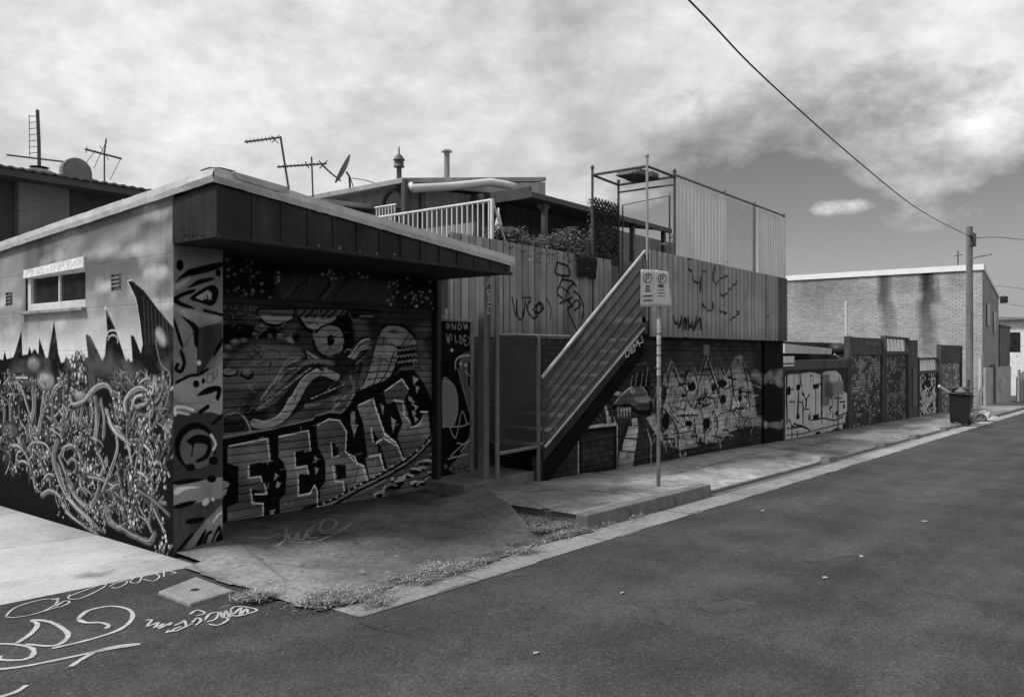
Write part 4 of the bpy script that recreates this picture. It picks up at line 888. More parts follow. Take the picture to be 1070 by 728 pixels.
c.A *= np.where(c.U > 16, 1.25, 1.) ; c.A[c.W > 4.27] *= .5
c.A *= np.where(c.W < 3.9 + .05 * vnoise(c.U * 3, c.U * 0, 8), .5, 1)
c.mask = c.W > 3.87 + .035 * vnoise(c.U * 2.5, c.U * 0, 5)
for x in np.arange(4.6, 60, 1.83): c.A[np.abs(c.U - x) < .025] *= .6
gutter = c.build('gutter', grey('gutter_concrete', .2, .85, .15, 3., .2, 90., .3, attr=True, crack=.5)); info(gutter, kind='structure')
# chalk and paint lines on the asphalt, tar seams
def fading(mat, sc_, lo, hi, top):
    """worn paint: thins out towards its edges and over the stones"""
    nt = mat.node_tree; out = nt.nodes['Material Output']; tp_ = N(nt, 'ShaderNodeBsdfTransparent'); mx_ = N(nt, 'ShaderNodeMixShader'); g_ = N(nt, 'ShaderNodeNewGeometry')
    at = N(nt, 'ShaderNodeAttribute'); at.attribute_name = 'fade'
    nz = remap(nt, noise_fac(nt, g_.outputs['Position'], sc_, 4, .7), lo, hi, 0., 1.)
    al = math_n(nt, 'MULTIPLY', remap(nt, math_n(nt, 'SUBTRACT', math_n(nt, 'MULTIPLY', at.outputs['Fac'], 1.7), nz), 0., .6, 0., 1.), top)
    nt.links.new(al, mx_.inputs[0]); nt.links.new(tp_.outputs[0], mx_.inputs[1]); nt.links.new(nt.nodes['Principled BSDF'].outputs[0], mx_.inputs[2]); nt.links.new(mx_.outputs[0], out.inputs[0])
    return mat
def build_fade(m, name, mat):
    o = m.build(name, mat, parent=road); at = o.data.attributes.new('fade', 'FLOAT', 'POINT'); at.data.foreach_set('value', m.fade); return o
def ribbon(m, pts, w, dz, sm=True):
    if sm and len(pts) > 2: pts = smooth_pts(pts, False, 6)
    P = [onG(x, y, dz) for x, y in pts]; ws = w
    L = []
    for i, p in enumerate(P):
        d = P[min(i + 1, len(P) - 1)] - P[max(i - 1, 0)]; d.z = 0; d.normalize(); nrm = Vector((-d.y, d.x, 0))
        hw = ws * random.uniform(.4, .62); a = p + nrm * hw; b = p - nrm * hw
        L.append((p + nrm * hw * 1.25, p + nrm * hw * .62, p - nrm * hw * .62, p - nrm * hw * 1.25))
    o = len(m.v); n = len(L); m.fade = getattr(m, 'fade', [])
    for i, row in enumerate(L):
        e = min(1., min(i, n - 1 - i) * .6 + .15)
        for k, a in enumerate(row): m.v.append((a.x, a.y, gz(a.x) + dz)); m.fade.append(e if k in (1, 2) else 0.)
    for i in range(n - 1):
        for k in range(3): m.f.append((o + 4 * i + k, o + 4 * i + k + 1, o + 4 * i + k + 5, o + 4 * i + k + 4)); m.mi.append(m.cm)
paint = grey('road_spray_paint', .43, .8, .2, 9., .3, 240., .3)
fading(paint, 150., .3, .62, .85)
t = T(0, 580, 3.69)
for k, (w, strokes) in enumerate(((.029, ([(-60, 345), (30, 340), (120, 355), (125, 385), (80, 402), (0, 400), (5, 385)], [(60, 340), (120, 300), (145, 265), (125, 248), (200, 258), (262, 300), (240, 335), (190, 348), (90, 340)], [(70, 335), (180, 324)], [(300, 245), (330, 258), (385, 258), (418, 268), (408, 282)], [(300, 245), (340, 212), (430, 195), (500, 210), (508, 245), (460, 285), (350, 322), (190, 360)], [(-30, 440), (100, 425), (300, 385), (420, 360), (535, 342), (480, 345), (390, 362), (330, 390), (268, 430)], [(300, 352), (370, 365)], [(-20, 550), (60, 525), (105, 497)])),
        (.013, ([(20, 235), (60, 200), (150, 172), (210, 168), (220, 185), (150, 220), (60, 238), (20, 235)], [(200, 172), (225, 165), (212, 195), (250, 175), (268, 180), (240, 195), (215, 200), (160, 218)], [(260, 160), (310, 140), (400, 110), (395, 125), (310, 165), (265, 165), (270, 150)], [(420, 120), (450, 105), (490, 98), (480, 112), (450, 125), (430, 122)], [(500, 102), (520, 84), (545, 82), (535, 102), (510, 106), (500, 98)], [(550, 90), (590, 98), (615, 80), (585, 66), (560, 76)], [(600, 70), (628, 50), (632, 85)], [(605, 72), (636, 70)], [(676, 55), (650, 45), (648, 58), (678, 66), (655, 72)])),
        (.017, ([(560, 250), (585, 248), (568, 272), (610, 258), (595, 278), (630, 262), (612, 282), (660, 258), (650, 270)], [(643, 298), (650, 288), (662, 295)], [(670, 270), (700, 258), (712, 250), (720, 270), (740, 262), (680, 290), (668, 285), (700, 272)], [(730, 228), (760, 210), (790, 222), (755, 232)], [(740, 260), (760, 240), (775, 250), (752, 270)], [(790, 250), (808, 225), (842, 220), (830, 245), (795, 255)], [(800, 262), (840, 268), (880, 245), (850, 235)], [(850, 215), (860, 240), (870, 212), (885, 238), (890, 205)], [(885, 228), (920, 232), (990, 212), (960, 200), (910, 196), (890, 210), (900, 225), (930, 200), (925, 228), (950, 205), (955, 222)])))):
    m = MB()
    for s in strokes: ribbon(m, t(s), w, .006 + .0007 * k)
    build_fade(m, 'road_scribble', paint)
m = MB()
dark_tar = fading(grey('road_tar', .03, .85, .2, 6., .3, 150., .3), 20., .3, .7, .8)
for pts, w in (([(372, 648), (395, 656), (430, 662)], .008),): ribbon(m, pts, w, .009)
build_fade(m, 'tar_seam', dark_tar)
m = MB(); faint = grey('road_scrape', .1, .85, .3, 6., .6, 150., .3)
fading(faint, 30., .3, .7, .3)
for pts, w in (([(765, 527), (800, 529), (835, 534), (872, 541)], .02), ([(480, 728), (600, 674), (690, 630)], .004), ([(520, 604), (535, 600), (552, 599)], .1), ([(736, 637), (760, 633), (780, 628)], .2), ([(842, 436 + 150), (880, 580), (905, 578)], .1), ([(950, 520), (985, 516), (1010, 515)], .2)): ribbon(m, pts, w, .008)
build_fade(m, 'road_scrape', faint)

c = Canvas('Z', .007, 3.3, 6.95, 4.0, 5.5, .03, .03, .05); c.A = .03 + .05 * fbm(c.U * 6, c.W * 6, 3, 4); c.D = .02 * fbm(c.U * 5, c.W * 5, 9, 3) + .03 * np.clip((c.U - 5.9) / .6, 0, 1) * np.clip((c.W - 4.35) / .4, 0, 1)
c.mask = ((c.W < 4.4) & (c.W > 4.12 + .14 * vnoise(c.U * 2.2, c.U * 0, 12)) & (c.U < 6.7)) | ((c.W >= 4.3) & (c.U > 5.6))
o = c.build('soil', grey('gutter_soil', .05, .95, .4, 8, .4, 90, .5, attr=True)); info(o, kind='structure')
# loose scraps on the road
scrapm = grey('scrap_paper', .26, .8, .3, 9., .2, 90., .2)
def scrap(px, py, s, lab, seed):
    p = onG(px, py, .0); r = random.Random(seed); m = MB(); n = 7
    top = [(p.x + s * r.uniform(.6, 1) * math.cos(6.283 * i / n), p.y + s * r.uniform(.35, .6) * math.sin(6.283 * i / n), gz(p.x) + .006 + r.uniform(0, .005)) for i in range(n)]
    m.prism(top, (0, 0, .002)); o = m.build('paper_scrap', scrapm); info(o, lab, 'litter', 'paper scraps on the road')
scrap(797, 534, .05, 'small pale scrap on the road below the parking sign kerb', 1); scrap(862, 604, .04, 'pale scrap lying out on the middle of the road', 2)
scrap(966, 545, .06, 'flat pale scrap on the road towards the right edge', 3); scrap(560, 683, .03, 'tiny pale scrap near the bottom of the road', 4); scrap(900, 582, .035, 'tiny scrap on the open road right of centre', 5)
scrap(327, 609, .03, 'white scrap on the driveway concrete near the kerb gutter', 6); scrap(650, 620, .03, 'small pale scrap on the road left of the paint scrape', 7)

# pit lid
m = MB(); P = [onG(*p, .02) for p in ((165, 618), (205, 602.5), (244, 617), (199, 631))]
m.prism([(p.x, p.y, gz(p.x) - .02) for p in P], (0, 0, .045)); pit = m.build('pit_cover', grey('pit_concrete', .2, .85, .3, 6., .25, 90, .4), bevel=.01)
info(pit, 'square grey concrete utility pit lid set in the asphalt', 'pit cover')
m = MB(); ctr = sum(P, Vector()) / 4; m.lathe((ctr.x, ctr.y, gz(ctr.x) + .022), [(.03, 0), (.03, .006)], 12); m.build('lifting_hole', grey('dark_hole', .02), pit)

# dry leaves and grass in the gutter
def blades(name, spots, mats, label=None, cat=None, kind=None, n=900, h=.1, flat=.4, parent=None):
    m = MB(); r = random.Random(len(name) + n)
    for i in range(n):
        x, y, s = r.choice(spots); x += r.gauss(0, s); y += r.gauss(0, s * .38)
        if y > 4.28 and x > 6.7: x = 6.66
        z = gz(x) + .02 + (.035 if y > 4.4 and x > 5.9 else 0); a = r.uniform(0, 6.28); L = h * r.uniform(.4, 1.1); el = r.uniform(.05, flat); w = r.uniform(.0012, .0036)
        d = Vector((math.cos(a), math.sin(a), 0)); s2 = Vector((-d.y, d.x, 0)) * w
        b = Vector((x, y, z + r.uniform(0, .03))); mid = b + d * L * .55 * math.cos(el) + Vector((0, 0, L * .6 * math.sin(el))); tip = b + d * L * math.cos(el) + Vector((0, 0, L * .8 * math.sin(el) - .01))
        m.mat(r.randrange(len(mats))); m.add([b - s2, b + s2, mid + s2 * .8, mid - s2 * .8, tip], [(0, 1, 2, 3), (3, 2, 4)])
    o = m.build(name, mats, parent); info(o, label, cat, None, kind); return o
dry = [grey('dry_grass', .2, .8, .3, 20, .2, 90, 0), grey('dead_leaf', .09, .8, .4, 20, .2, 90, 0), grey('grey_weed', .16, .8, .3, 20, .2, 90, 0), grey('straw', .34, .8, .3, 20, .2, 90, 0)]
spots = []
for i in range(90):
    f = i / 89; a = onG(332 + 215 * f, 634 - 62 * f); spots.append((a.x, 4.12 + random.uniform(0, .3) * (1.3 - f), .05 + .12 * (random.random() < .35)))
spots = [q for q in spots if vnoise(np.array([q[0] * 2.1]), np.array([.5]), 5)[0] > .36]
for px, py in ((560, 570), (580, 562), (600, 556), (625, 550), (540, 580), (650, 543), (660, 540)): a = onG(px, py); spots.append((a.x, min(a.y, 4.24), .1))
for i in range(60):
    y = random.uniform(4.3, 5.2); spots.append((6.05 + (y - 4.35) * .6 + random.uniform(0, .55) * (1 - (y - 4.3)), y, .07))
for i in range(50):
    a = onG(random.uniform(325, 405), 634 - random.uniform(0, 14)); spots.append((a.x, a.y, .07))
    if i < 16: a = onG(random.uniform(448, 480), random.uniform(594, 602)); spots.append((a.x, a.y, .06))
blades('dry_grass_litter', spots, dry, 'dry grass and leaf litter collected along the gutter', 'leaf litter', 'stuff', 6500, .085, .28)
sp2 = [(onG(258 + 6 * i, 627 + (i % 3)).x, onG(258 + 6 * i, 627 + (i % 3)).y, .06) for i in range(5)]
blades('grass_tuft', sp2, [dry[0], dry[2], dry[3]], 'tuft of dry grass at the driveway corner beside the pit lid', 'grass tuft', None, 420, .11, .7)
# weeds under walls
for px, py, lab in ((64, 517, 0), (530, 524, 'small weed at the foot of the stair post'), (556, 517, 'weedy clump below the mesh screen')):
    if lab:
        a = onG(px, py, .1); blades('weed', [(a.x, a.y, .05)], dry[:3], lab, 'weed', None, 90, .12, 1.2)

# ================================================================== garage
metal_light = grey('flashing_metal', .42, .45, .2, 2.5, .1, 40, .12, streak=.12, metal=.0, spec=.5)
fascia_dark = grey('fascia_metal', .022, .6, .4, 3., .2, 40, .15, streak=.4, spec=.18)
black_paint = grey('black_paint', .012, .6, .3, 3., .2, 50, .15)
mural = grey('mural_paint', rough=.75, var=.1, scale=4, fine=.14, fscale=110, bump=.2, attr=True, spec=.06)
mural_dull = grey('mural_paint_dull', rough=.75, var=.16, scale=3, fine=.15, fscale=90, bump=.2, attr=True, spec=.06)
render_wall = grey('block_wall', .3, .85, .2, 2.5, .1, 60, .2)
gar = thing('garage_building', 'low corner garage covered in murals with a dark sheet metal fascia', 'garage', (GX, GY, gz(GX)))
lw = left_wall(); pl = pillar(); gd = garage_door(); li = lintel()
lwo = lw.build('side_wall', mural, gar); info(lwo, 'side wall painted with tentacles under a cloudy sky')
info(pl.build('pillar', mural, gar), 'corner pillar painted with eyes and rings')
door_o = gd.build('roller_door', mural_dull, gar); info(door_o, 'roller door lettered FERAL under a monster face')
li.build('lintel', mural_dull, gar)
m = MB()
zt = lambda x, y: 3.0 - .085 * (x - GX) - .047 * (y - GE)      # roof plane
m.box(GX + .2, 7.35, 9.98, 12.6, -.5, 2.42)                    # rear body
y0, y1, z0, z1 = WIN
m.box(GX + .02, GX + .2, 6.28, y0, -.5, 2.45); m.box(GX + .02, GX + .2, y1, 12.6, -.5, 2.45); m.box(GX + .02, GX + .2, y0, y1, -.5, z0); m.box(GX + .02, GX + .2, y0, y1, z1, 2.45); m.box(GX + .2, GX + .435, 6.28, GD + .1, -.5, 2.45)
m.box(7.15, 7.38, 7.0, 10.0, -.5, 2.45)
m.box(GX + .43, 7.16, GD + .02, 7.0, 2.0, 2.49)
m.build('wall', [render_wall], gar)
m = MB(); m.quad((GX, 11.4, -.5), (GX, 11.4, 2.68), (GX, 12.6, 2.6), (GX, 12.6, -.5)); m.build('rear_side_wall', render_wall, gar)
m = MB(); m.box(7.1, 7.17, GD - .1, GD + .02, gz(7.1) - .1, 2.5); m.box(GX + .44, GX + .5, GD - .03, GD + .01, -.3, 2.15); m.build_each('door_guide', black_paint, gar, bevel=.006)
# bottom bar of the roller door
m = MB(); m.hexa([(GX + .46, GD - .035, gz(3.9) + .06), (7.1, GD - .035, gz(7.1) + .06), (7.1, GD - .014, gz(7.1) + .06), (GX + .46, GD - .014, gz(3.9) + .06), (GX + .46, GD - .035, gz(3.9) + .11), (7.1, GD - .035, gz(7.1) + .11), (7.1, GD - .014, gz(7.1) + .11), (GX + .46, GD - .014, gz(3.9) + .11)])
m.build('bottom_rail', black_paint, door_o)
# fascia: side box, front panels with standing seams
m = MB(); zb = 2.495
m.prism([(GX - .01, GE + .02, zb), (GX - .01, GY, zb), (GX - .01, GY, zt(GX, GY) - .1), (GX - .01, GE + .02, zt(GX, GE) - .09)], (.04, 0, 0))
m.prism([(GX - .01, GE, zb), (7.1, GE, zb), (7.1, GE, zt(7.1, GE) - .05), (GX - .01, GE, zt(GX, GE) - .1)], (0, .03, 0))
fas = m.build('fascia', fascia_dark, gar, bevel=.004)
m = MB(); x = GX + .3
while x < 7.1:
    m.prism([(x, GE - .012, zb), (x + .022, GE - .012, zb), (x + .022, GE - .012, zt(x, GE) - .085), (x, GE - .012, zt(x, GE) - .085)], (0, .014, 0)); x += .272
m.build_each('standing_seam', fascia_dark, fas)
m = MB(); m.box(GX, 7.12, GE - .018, GE + .05, zb - .012, zb + .02); m.build('edge_trim', fascia_dark, fas, bevel=.004)
info(lwo, None)
tagm = grey('faded_tag', .16, .7, .4, 20, .3, 90, .1)
def strokes_on_y(m, strokes, Y, w):
    for st in strokes:
        P = [onY(a, b, Y) for a, b in st]
        for p, q in zip(P[:-1], P[1:]): m.bar(p, q, .002, w, up=(0, 0, 1)) if False else m.bar(p, q, w, .002, up=(0, 1, 0))
m = MB()
for ch, x, y in (('B', 332, 256), ('E', 354, 258), ('H', 374, 261), ('S', 393, 264), ('Y', 411, 265)):
    strokes_on_y(m, [[(x + a * 3.4, y + b * 4) for a, b in st] for st in GLY[ch]], GE - .004, .01)
m.build('small_letters', tagm, fas)
tagd = grey('black_tag', .012, .6, .2, 9, .2, 60, .05)
m = MB(); K0 = [[(191, 239), (189, 242), (193, 245), (190, 248)], [(197, 240), (195, 247), (198, 244), (201, 247), (200, 240)], [(204, 242), (203, 247), (206, 243), (210, 246), (214, 244)]]
for st in K0:
    P = [onX(a, b, GX - .0125) for a, b in st]
    for p, q in zip(P[:-1], P[1:]): m.bar(p, q, .014, .003, up=(1, 0, 0))
m.build('black_tag', tagd, fas)
m = MB(); m.box(GX + .03, 7.12, GE + .03, GD + .05, zb - .002, zb + .03); m.build('soffit', grey('soffit_board', .012, .8, .3, 3, .2, 50, .1, streak=.2), gar)
# roof sheet and the pale crumpled edge flashing
m = MB(); R0 = [(GX - .03, GE + .01), (7.14, GE + .01), (7.14, 12.7), (GX - .03, 12.7)]
m.prism([(x, y, zt(x, y) - .035) for x, y in R0], (0, 0, .03)); m.build('roof', grey('roof_metal', .35, .5, .2, 2, .1, 40, .1), gar)
def flashing(p, q, hgt, n, nrm, seed, dent=.02):
    """folded strip from p to q: a drop face and a top lap, dented a little"""
    m = MB(); r = random.Random(seed); p, q = Vector(p), Vector(q); nv = Vector(nrm); rows = []
    for i in range(n + 1):
        f = i / n; c0 = p.lerp(q, f); d = lambda s: r.gauss(0, s * .3)
        big = math.sin(f * 17 + seed) * .002 + (.012 * math.exp(-((f - dent) / .03) ** 2))
        rows.append([c0 - nv * .18 + Vector((0, 0, .012 + d(.002))), c0 - nv * .05 + Vector((0, 0, .012 + d(.003) + big)), c0 + nv * (.012 + d(.003)) + Vector((0, 0, .004 + d(.004) + big)),
                     c0 + nv * (.02 + d(.005) + big) - Vector((0, 0, hgt * .55 + d(.006))), c0 + nv * (.012 + d(.003)) - Vector((0, 0, hgt + d(.005))), c0 + nv * .0 - Vector((0, 0, hgt - .01))])
    o = len(m.v); k = 6
    for rw in rows: m.v += [tuple(v) for v in rw]
    for i in range(n):
        for j in range(k - 1): m.f.append((o + i * k + j, o + (i + 1) * k + j, o + (i + 1) * k + j + 1, o + i * k + j + 1)); m.mi.append(0)
    return m
m1 = flashing((GX - .03, 12.7, zt(GX, 12.7)), (GX - .03, GE - .02, zt(GX, GE) + .015), .1, 70, (-1, 0, 0), 3, .97)
m2 = flashing((GX - .05, GE - .01, zt(GX, GE) + .015), (7.15, GE - .01, zt(7.15, GE)), .105, 60, (0, -1, 0), 5)
m1.add(m2.v, m2.f); m1.build('roof_flashing', metal_light, gar, smooth=False)
m = MB(); m.prism([(GX + .12, GE - .04, 3.015), (GX + .62, GE - .045, 2.975), (GX + .64, GE - .02, 2.9), (GX + .5, GE - .04, 2.93), (GX + .14, GE - .036, 2.965)], (0, .012, 0)); m.build('loose_flashing', metal_light, gar)
# window with roller box, sashes, sill; vents
y0, y1, z0, z1 = WIN
win = thing('window', None, None, (0, 0, 0)); COL.objects.unlink(win)
white = grey('white_paint', .55, .55, .15, 6, .12, 60, .15, streak=.15)
m = MB(); f = .05; X0 = GX + .02
m.box(X0, X0 + .07, y0, y1, z0, z0 + .075); m.box(X0, X0 + .07, y0, y1, z1 - .05, z1); m.box(X0, X0 + .07, y0, y0 + .02, z0 + .075, z1 - .05); m.box(X0, X0 + .07, y1 - .07, y1, z0 + .075, z1 - .05)
ym = y0 + (y1 - y0) * .47; m.box(X0 + .01, X0 + .06, ym - .015, ym + .015, z0 + .075, z1 - .05)
wf = m.build('window', white, gar, bevel=.005); info(wf, 'sliding window in a flaking white frame')
m = MB(); m.box(X0 + .03, X0 + .035, y0 + .02, y1 - .07, z0 + .06, z1 - .04); m.build('pane', glass(), wf)
m = MB(); m.box(GX - .05, GX + .06, y0 - .03, y1 + .06, z0 - .035, z0 - .002); m.build('sill', grey('old_sill', .22, .8, .4, 9, .2, 60, .3), wf, bevel=.006)
m = MB(); p = [(GX - .02, y1 + .02, z1 - .045), (GX - .02, y0 - .01, z1 - .02), (GX - .02, y0 - .01, z1 + .085), (GX - .02, y1 + .02, z1 + .04)]; m.prism(p, (.05, 0, 0))
m.build('window_hood', grey('peeling_white', .6, .7, .35, 14, .35, 50, .4), wf, bevel=.004)
bpy.data.objects.remove(win)
for a, b, c0, d in VENTS:
    m = MB(); m.box(GX + .035, GX + .05, a, b, c0, d); vb = m.build('air_vent', black_paint, gar)
    m = MB()
    for i in range(3): z = c0 + (d - c0) * (.22 + .26 * i); m.bar((GX + .012, a + (b - a) * .25, z), (GX + .012, b, z), .03, .012, up=(.6, 0, 1))
    m.build_each('louvre', grey('vent_metal', .14, .6), vb)

# ================================================================== side gate, landing, stairs
dp = thing('painted_gate', 'tall black side gate painted with a pale tail and SNOW WILDEX lettering', 'gate', (7.5, 6.86, .02))
door_panel().build('gate_panel', mural_dull, dp)
m = MB(); m.box(7.15, 7.9, 6.84, 6.93, 2.0, 2.03); m.box(7.86, 7.93, 6.85, 6.93, .02, 2.0); m.box(7.16, 7.86, 6.87, 6.92, .02, 2.0); m.build('gate_frame', grey('gate_edge', .14, .7, .5, 9, .3, 60, .2), dp, bevel=.004)
step = MB(); step.box(7.0, 8.42, 6.2, 7.0, -.4, .06); step = step.build('concrete_landing', grey('landing_concrete', .1, .85, .35, 3, .2, 80, .35), bevel=.012)
info(step, 'raised concrete landing slab at the foot of the stairs', 'landing')
wood_grey = grey('weathered_timber', .11, .85, .3, 3, .2, 60, .3, streak=.35)
rust = grey('galvanised_pipe', .12, .5, .3, 5, .2, 60, .15, streak=.2, spec=.5)
post = MB(); post.box(7.48, 7.585, 6.3, 6.4, -.2, 2.86); post = post.build('timber_post', wood_grey, bevel=.006); info(post, 'weathered timber post with white lettering beside the garage eave', 'post')
m = MB(); wt = grey('white_tag', .45, .7, .2, 9, .3, 60, .05)
for ch, x, y, s in (('A', 508.5, 290, 9), ('S', 509, 303, 6), ('S', 509.5, 311, 6), ('C', 509, 320, 7)): strokes_on_y(m, [[(x + a * s * .8 + random.uniform(-.8, .8), y + b * s + random.uniform(-.8, .8)) for a, b in st] for st in GLY[ch]], 6.298, .012)
m.build('white_lettering', wt, post)
# wire mesh screen round the landing
ms = thing('mesh_screen', 'tall wire mesh screen on pipe posts in front of the landing', 'screen', (8.0, 6.2, 0))
m = MB(); m.tube([(7.66, 6.24, -.25), (7.66, 6.24, 2.75)], .03, 8); m.tube([(8.39, 6.14, -.25), (8.39, 6.14, 1.84)], .024, 8); m.build_each('post', rust, ms)
m = MB(); m.tube([(7.66, 6.22, 1.83), (9.1, 6.14, 1.83)], .02, 6); m.tube([(7.66, 6.22, .36), (8.39, 6.14, .39)], .026, 6); m.build_each('rail', rust, ms)
m = MB()
for i in range(36): x = 7.68 + i * .0203; m.tube([(x, 6.215 - (x - 7.66) * .1, .38), (x, 6.215 - (x - 7.66) * .1, 1.83)], .004, 3, False)
for i in range(58): z = .38 + i * .025; m.tube([(7.66, 6.215, z), (8.39, 6.142, z)], .004, 3, False)
m.build('wire_mesh', grey('mesh_wire', .035, .6), ms)
# stairs
S0, S1 = Vector((8.39, 6.07, .3)), Vector((11.03, 6.07, 1.9))
st = thing('staircase', 'steep timber staircase with boarded side climbing to the deck', 'staircase', (8.39, 6.5, .06))
slope = (S1 - S0)
board = grey('stair_board', .045, .8, .3, 2.5, .25, 50, .3, streak=.1)
for i in range(6):
    a = S0 + Vector((0, 0, .1 + .14 * i)); b = S1 + Vector((-.02 * i, 0, .06 + .2 * i)); 
    m = MB(); m.bar(a + Vector((0, .012, .06)), b + Vector((0, .012, .09)), .02, .034); m.build('side_rail', board, st, bevel=.003)
m = MB(); wv = 66                                       # see-through wire infill between the side rails
for i in range(wv + 1):
    f = i / wv; p = S0.lerp(S1, f); m.tube([(p.x, 6.085, p.z + .06), (p.x, 6.085, p.z + .95 + .3 * f)], .0042, 3, False)
for i in range(26):
    g = .07 + i * .034; m.tube([(S0.x, 6.085, S0.z + g), (S1.x, 6.085, S1.z + g * 1.32)], .0042, 3, False)
m.build('wire_infill', grey('stair_mesh', .1, .6), st)
m = MB(); m.prism([S0 + Vector((0, -.012, -.1)), S1 + Vector((0, -.012, -.1)), S1 + Vector((0, -.012, .09)), S0 + Vector((0, -.012, .09))], (0, .05, 0)); m.prism([S0 + Vector((0, .84, -.1)), S1 + Vector((0, .84, -.1)), S1 + Vector((0, .84, .09)), S0 + Vector((0, .84, .09))], (0, .05, 0)); m.build('stringer', grey('stringer_timber', .03, .9, .3, 4, .2, 60, .2, spec=.05), st)
m = MB(); a = S0 + Vector((0, -.02, -.42)); b = S1 + Vector((-.0, -.02, -.33)); m.prism([a, b, b + Vector((0, 0, .26)), a + Vector((0, 0, .3))], (0, .012, 0)); sb = m.build('lower_board', grey('lower_board', .006, .95, .3, 4, .2, 60, .2, spec=.03), st)
m = MB(); strokes_on_y(m, [[(x, y) for x, y in s] for s in ([(654, 373), (653, 366), (658, 366), (657, 372), (654, 373)], [(662, 362), (658, 364), (660, 369), (664, 366)], [(659, 366), (662, 365)], [(664, 366), (661, 359), (665, 362), (665, 356), (669, 362)], [(666, 355), (668, 359), (672, 357), (670, 351)])], 6.044, .02)
m.build('white_tag', wt, sb)
m = MB(); m.tube([(8.39, 6.09, 1.28), (11.07, 6.05, 3.19)], .024, 8); m.build('handrail', grey('pale_handrail', .33, .5, .3, 5, .15, 60, .1), st)
m = MB(); m.tube([S0 + Vector((0, -.03, .09)), S1 + Vector((0, -.03, .09))], .018, 6); m.build('edge_rail', grey('pale_handrail', .33), st)
m = MB(); m.tube([(8.39, 6.14, -.2), (8.39, 6.14, 1.3)], .03, 8); m.tube([(8.43, 6.1, -.02), (9.6, 6.1, .85)], .014, 6); m.build('newel_post', rust, st)
for i in range(9):
    f = (i + .5) / 9; p = S0.lerp(S1, f); m = MB(); m.box(p.x - .14, p.x + .14, 6.16, 6.96, p.z - .02, p.z + .02); m.build('tread', wood_grey, st, bevel=.004)

# ================================================================== deck building
db = thing('deck_building', 'brick workshop with corrugated upper facade and graffiti brick wall', 'building', (12.5, WF, gz(12.5)))
info(brick_face().build('brick_wall', mural_dull, db), 'dark brick wall painted with a toothy reptile and tangled letters')
info(end_pier().build('end_pier', mural_dull, db), 'black end wall with a band of painted pale smoke')
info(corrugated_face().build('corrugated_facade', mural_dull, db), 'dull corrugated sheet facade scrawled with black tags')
m = MB(); m.box(11.04, 17.2, WF + .03, WF + .25, -.6, 1.9); m.prism([(8.48, WF + .01, -.6), (11.04, WF + .01, -.6), (11.04, WF + .01, 1.78), (8.48, WF + .01, .26)], (0, .2, 0)); m.box(16.98, 17.2, WF + .25, 12, -.6, 3.15); m.box(8.5, 17.0, 7.3, 7.5, -.6, 2.0); m.build('wall', grey('dark_brick', .04, .85, .3, 3, .2, 60, .3, brick=(.23, .086, .012, 0)), db)
m = MB(); m.box(11.04, 17.2, WF - .1, 12, 2.08, 2.16); m.box(8.6, 11.04, 7.05, 12, 2.08, 2.16); m.build('deck_floor', wood_grey, db)
m = MB(); m.box(11.04, 17.2, WF - .105, WF - .02, 1.9, 3.16); m.box(17.12, 17.215, WF - .13, 12, 1.87, 3.17); m.build('facade_backing', grey('backing_sheet', .1, .7), db)
m = MB(); m.box(13.25, 13.5, WF - .03, WF + .01, 1.55, 1.75); m.build('junction_box', grey('junction_box', .08, .6), db, bevel=.006)
m = MB(); m.box(7.4, 11.6, PF + .005, PF + .06, -.4, 1.815); m.build('under_stair_wall', grey('under_stair_brick', .05, .85, .3, 2, .2, 60, .3, brick=(.23, .086, .012, 0)), db)
fen = thing('paling_fence', 'upper timber paling fence with black spray tags behind the stairs', 'fence', (9.5, PF, 1.82))
paling_face().build('palings', mural_dull, fen)
m = MB(); m.box(7.62, 11.62, PF + .03, PF + .08, 2.85, 2.93); m.box(7.62, 11.62, PF + .03, PF + .08, 2.1, 2.18); m.box(7.62, 11.62, PF + .016, PF + .028, 1.83, 3.14); m.build('rail', wood_grey, fen)
m = MB(); m.tube([(9.0, PF - .06, 1.55), (9.0, PF - .01, 1.55)], .09, 12)
# corrugated shed wall seen in the gap
sh = thing('tin_shed', 'pale vertical sheet metal shed wall in the gap beside the eave', 'shed', (8.6, 8.3, 0))
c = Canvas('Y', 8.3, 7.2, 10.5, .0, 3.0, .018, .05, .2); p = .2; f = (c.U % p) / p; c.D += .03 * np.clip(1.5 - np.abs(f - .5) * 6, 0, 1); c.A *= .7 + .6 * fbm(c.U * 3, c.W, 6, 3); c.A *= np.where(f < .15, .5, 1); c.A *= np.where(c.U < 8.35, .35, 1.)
c.line([(476, 290), (476, 330)], 7, .45); c.line([(472, 300), (478, 300), (478, 306), (472, 306), (472, 300)], 1.4, .05, sm=False)
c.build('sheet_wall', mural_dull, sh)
m = MB(); m.box(7.2, 10.5, 8.32, 8.4, 0, 2.98); m.build('frame', wood_grey, sh)
# cloth over the fence
m = MB(); A0, A1 = onY(602, 264, PF - .03), onY(622, 268, PF - .03); n = 8; rows = []
for j in range(7):
    for i in range(n + 1):
        f = i / n; x = A0.x + (A1.x - A0.x) * f; z = 3.19 - j * .062 - .02 * math.sin(f * 9) * (j / 6); m.v.append((x, PF - .03 - .014 * math.sin(f * 14 + j * .5) - (.03 if j else -.06), z))
for j in range(6):
    for i in range(n): m.f.append((j * (n + 1) + i, (j + 1) * (n + 1) + i, (j + 1) * (n + 1) + i + 1, j * (n + 1) + i + 1)); m.mi.append(0)
o = m.build('black_cloth', grey('black_cloth', .012, .95, .3, 8, .2, 60, .2), smooth=True); info(o, 'black cloth hung over the top of the paling fence', 'cloth')
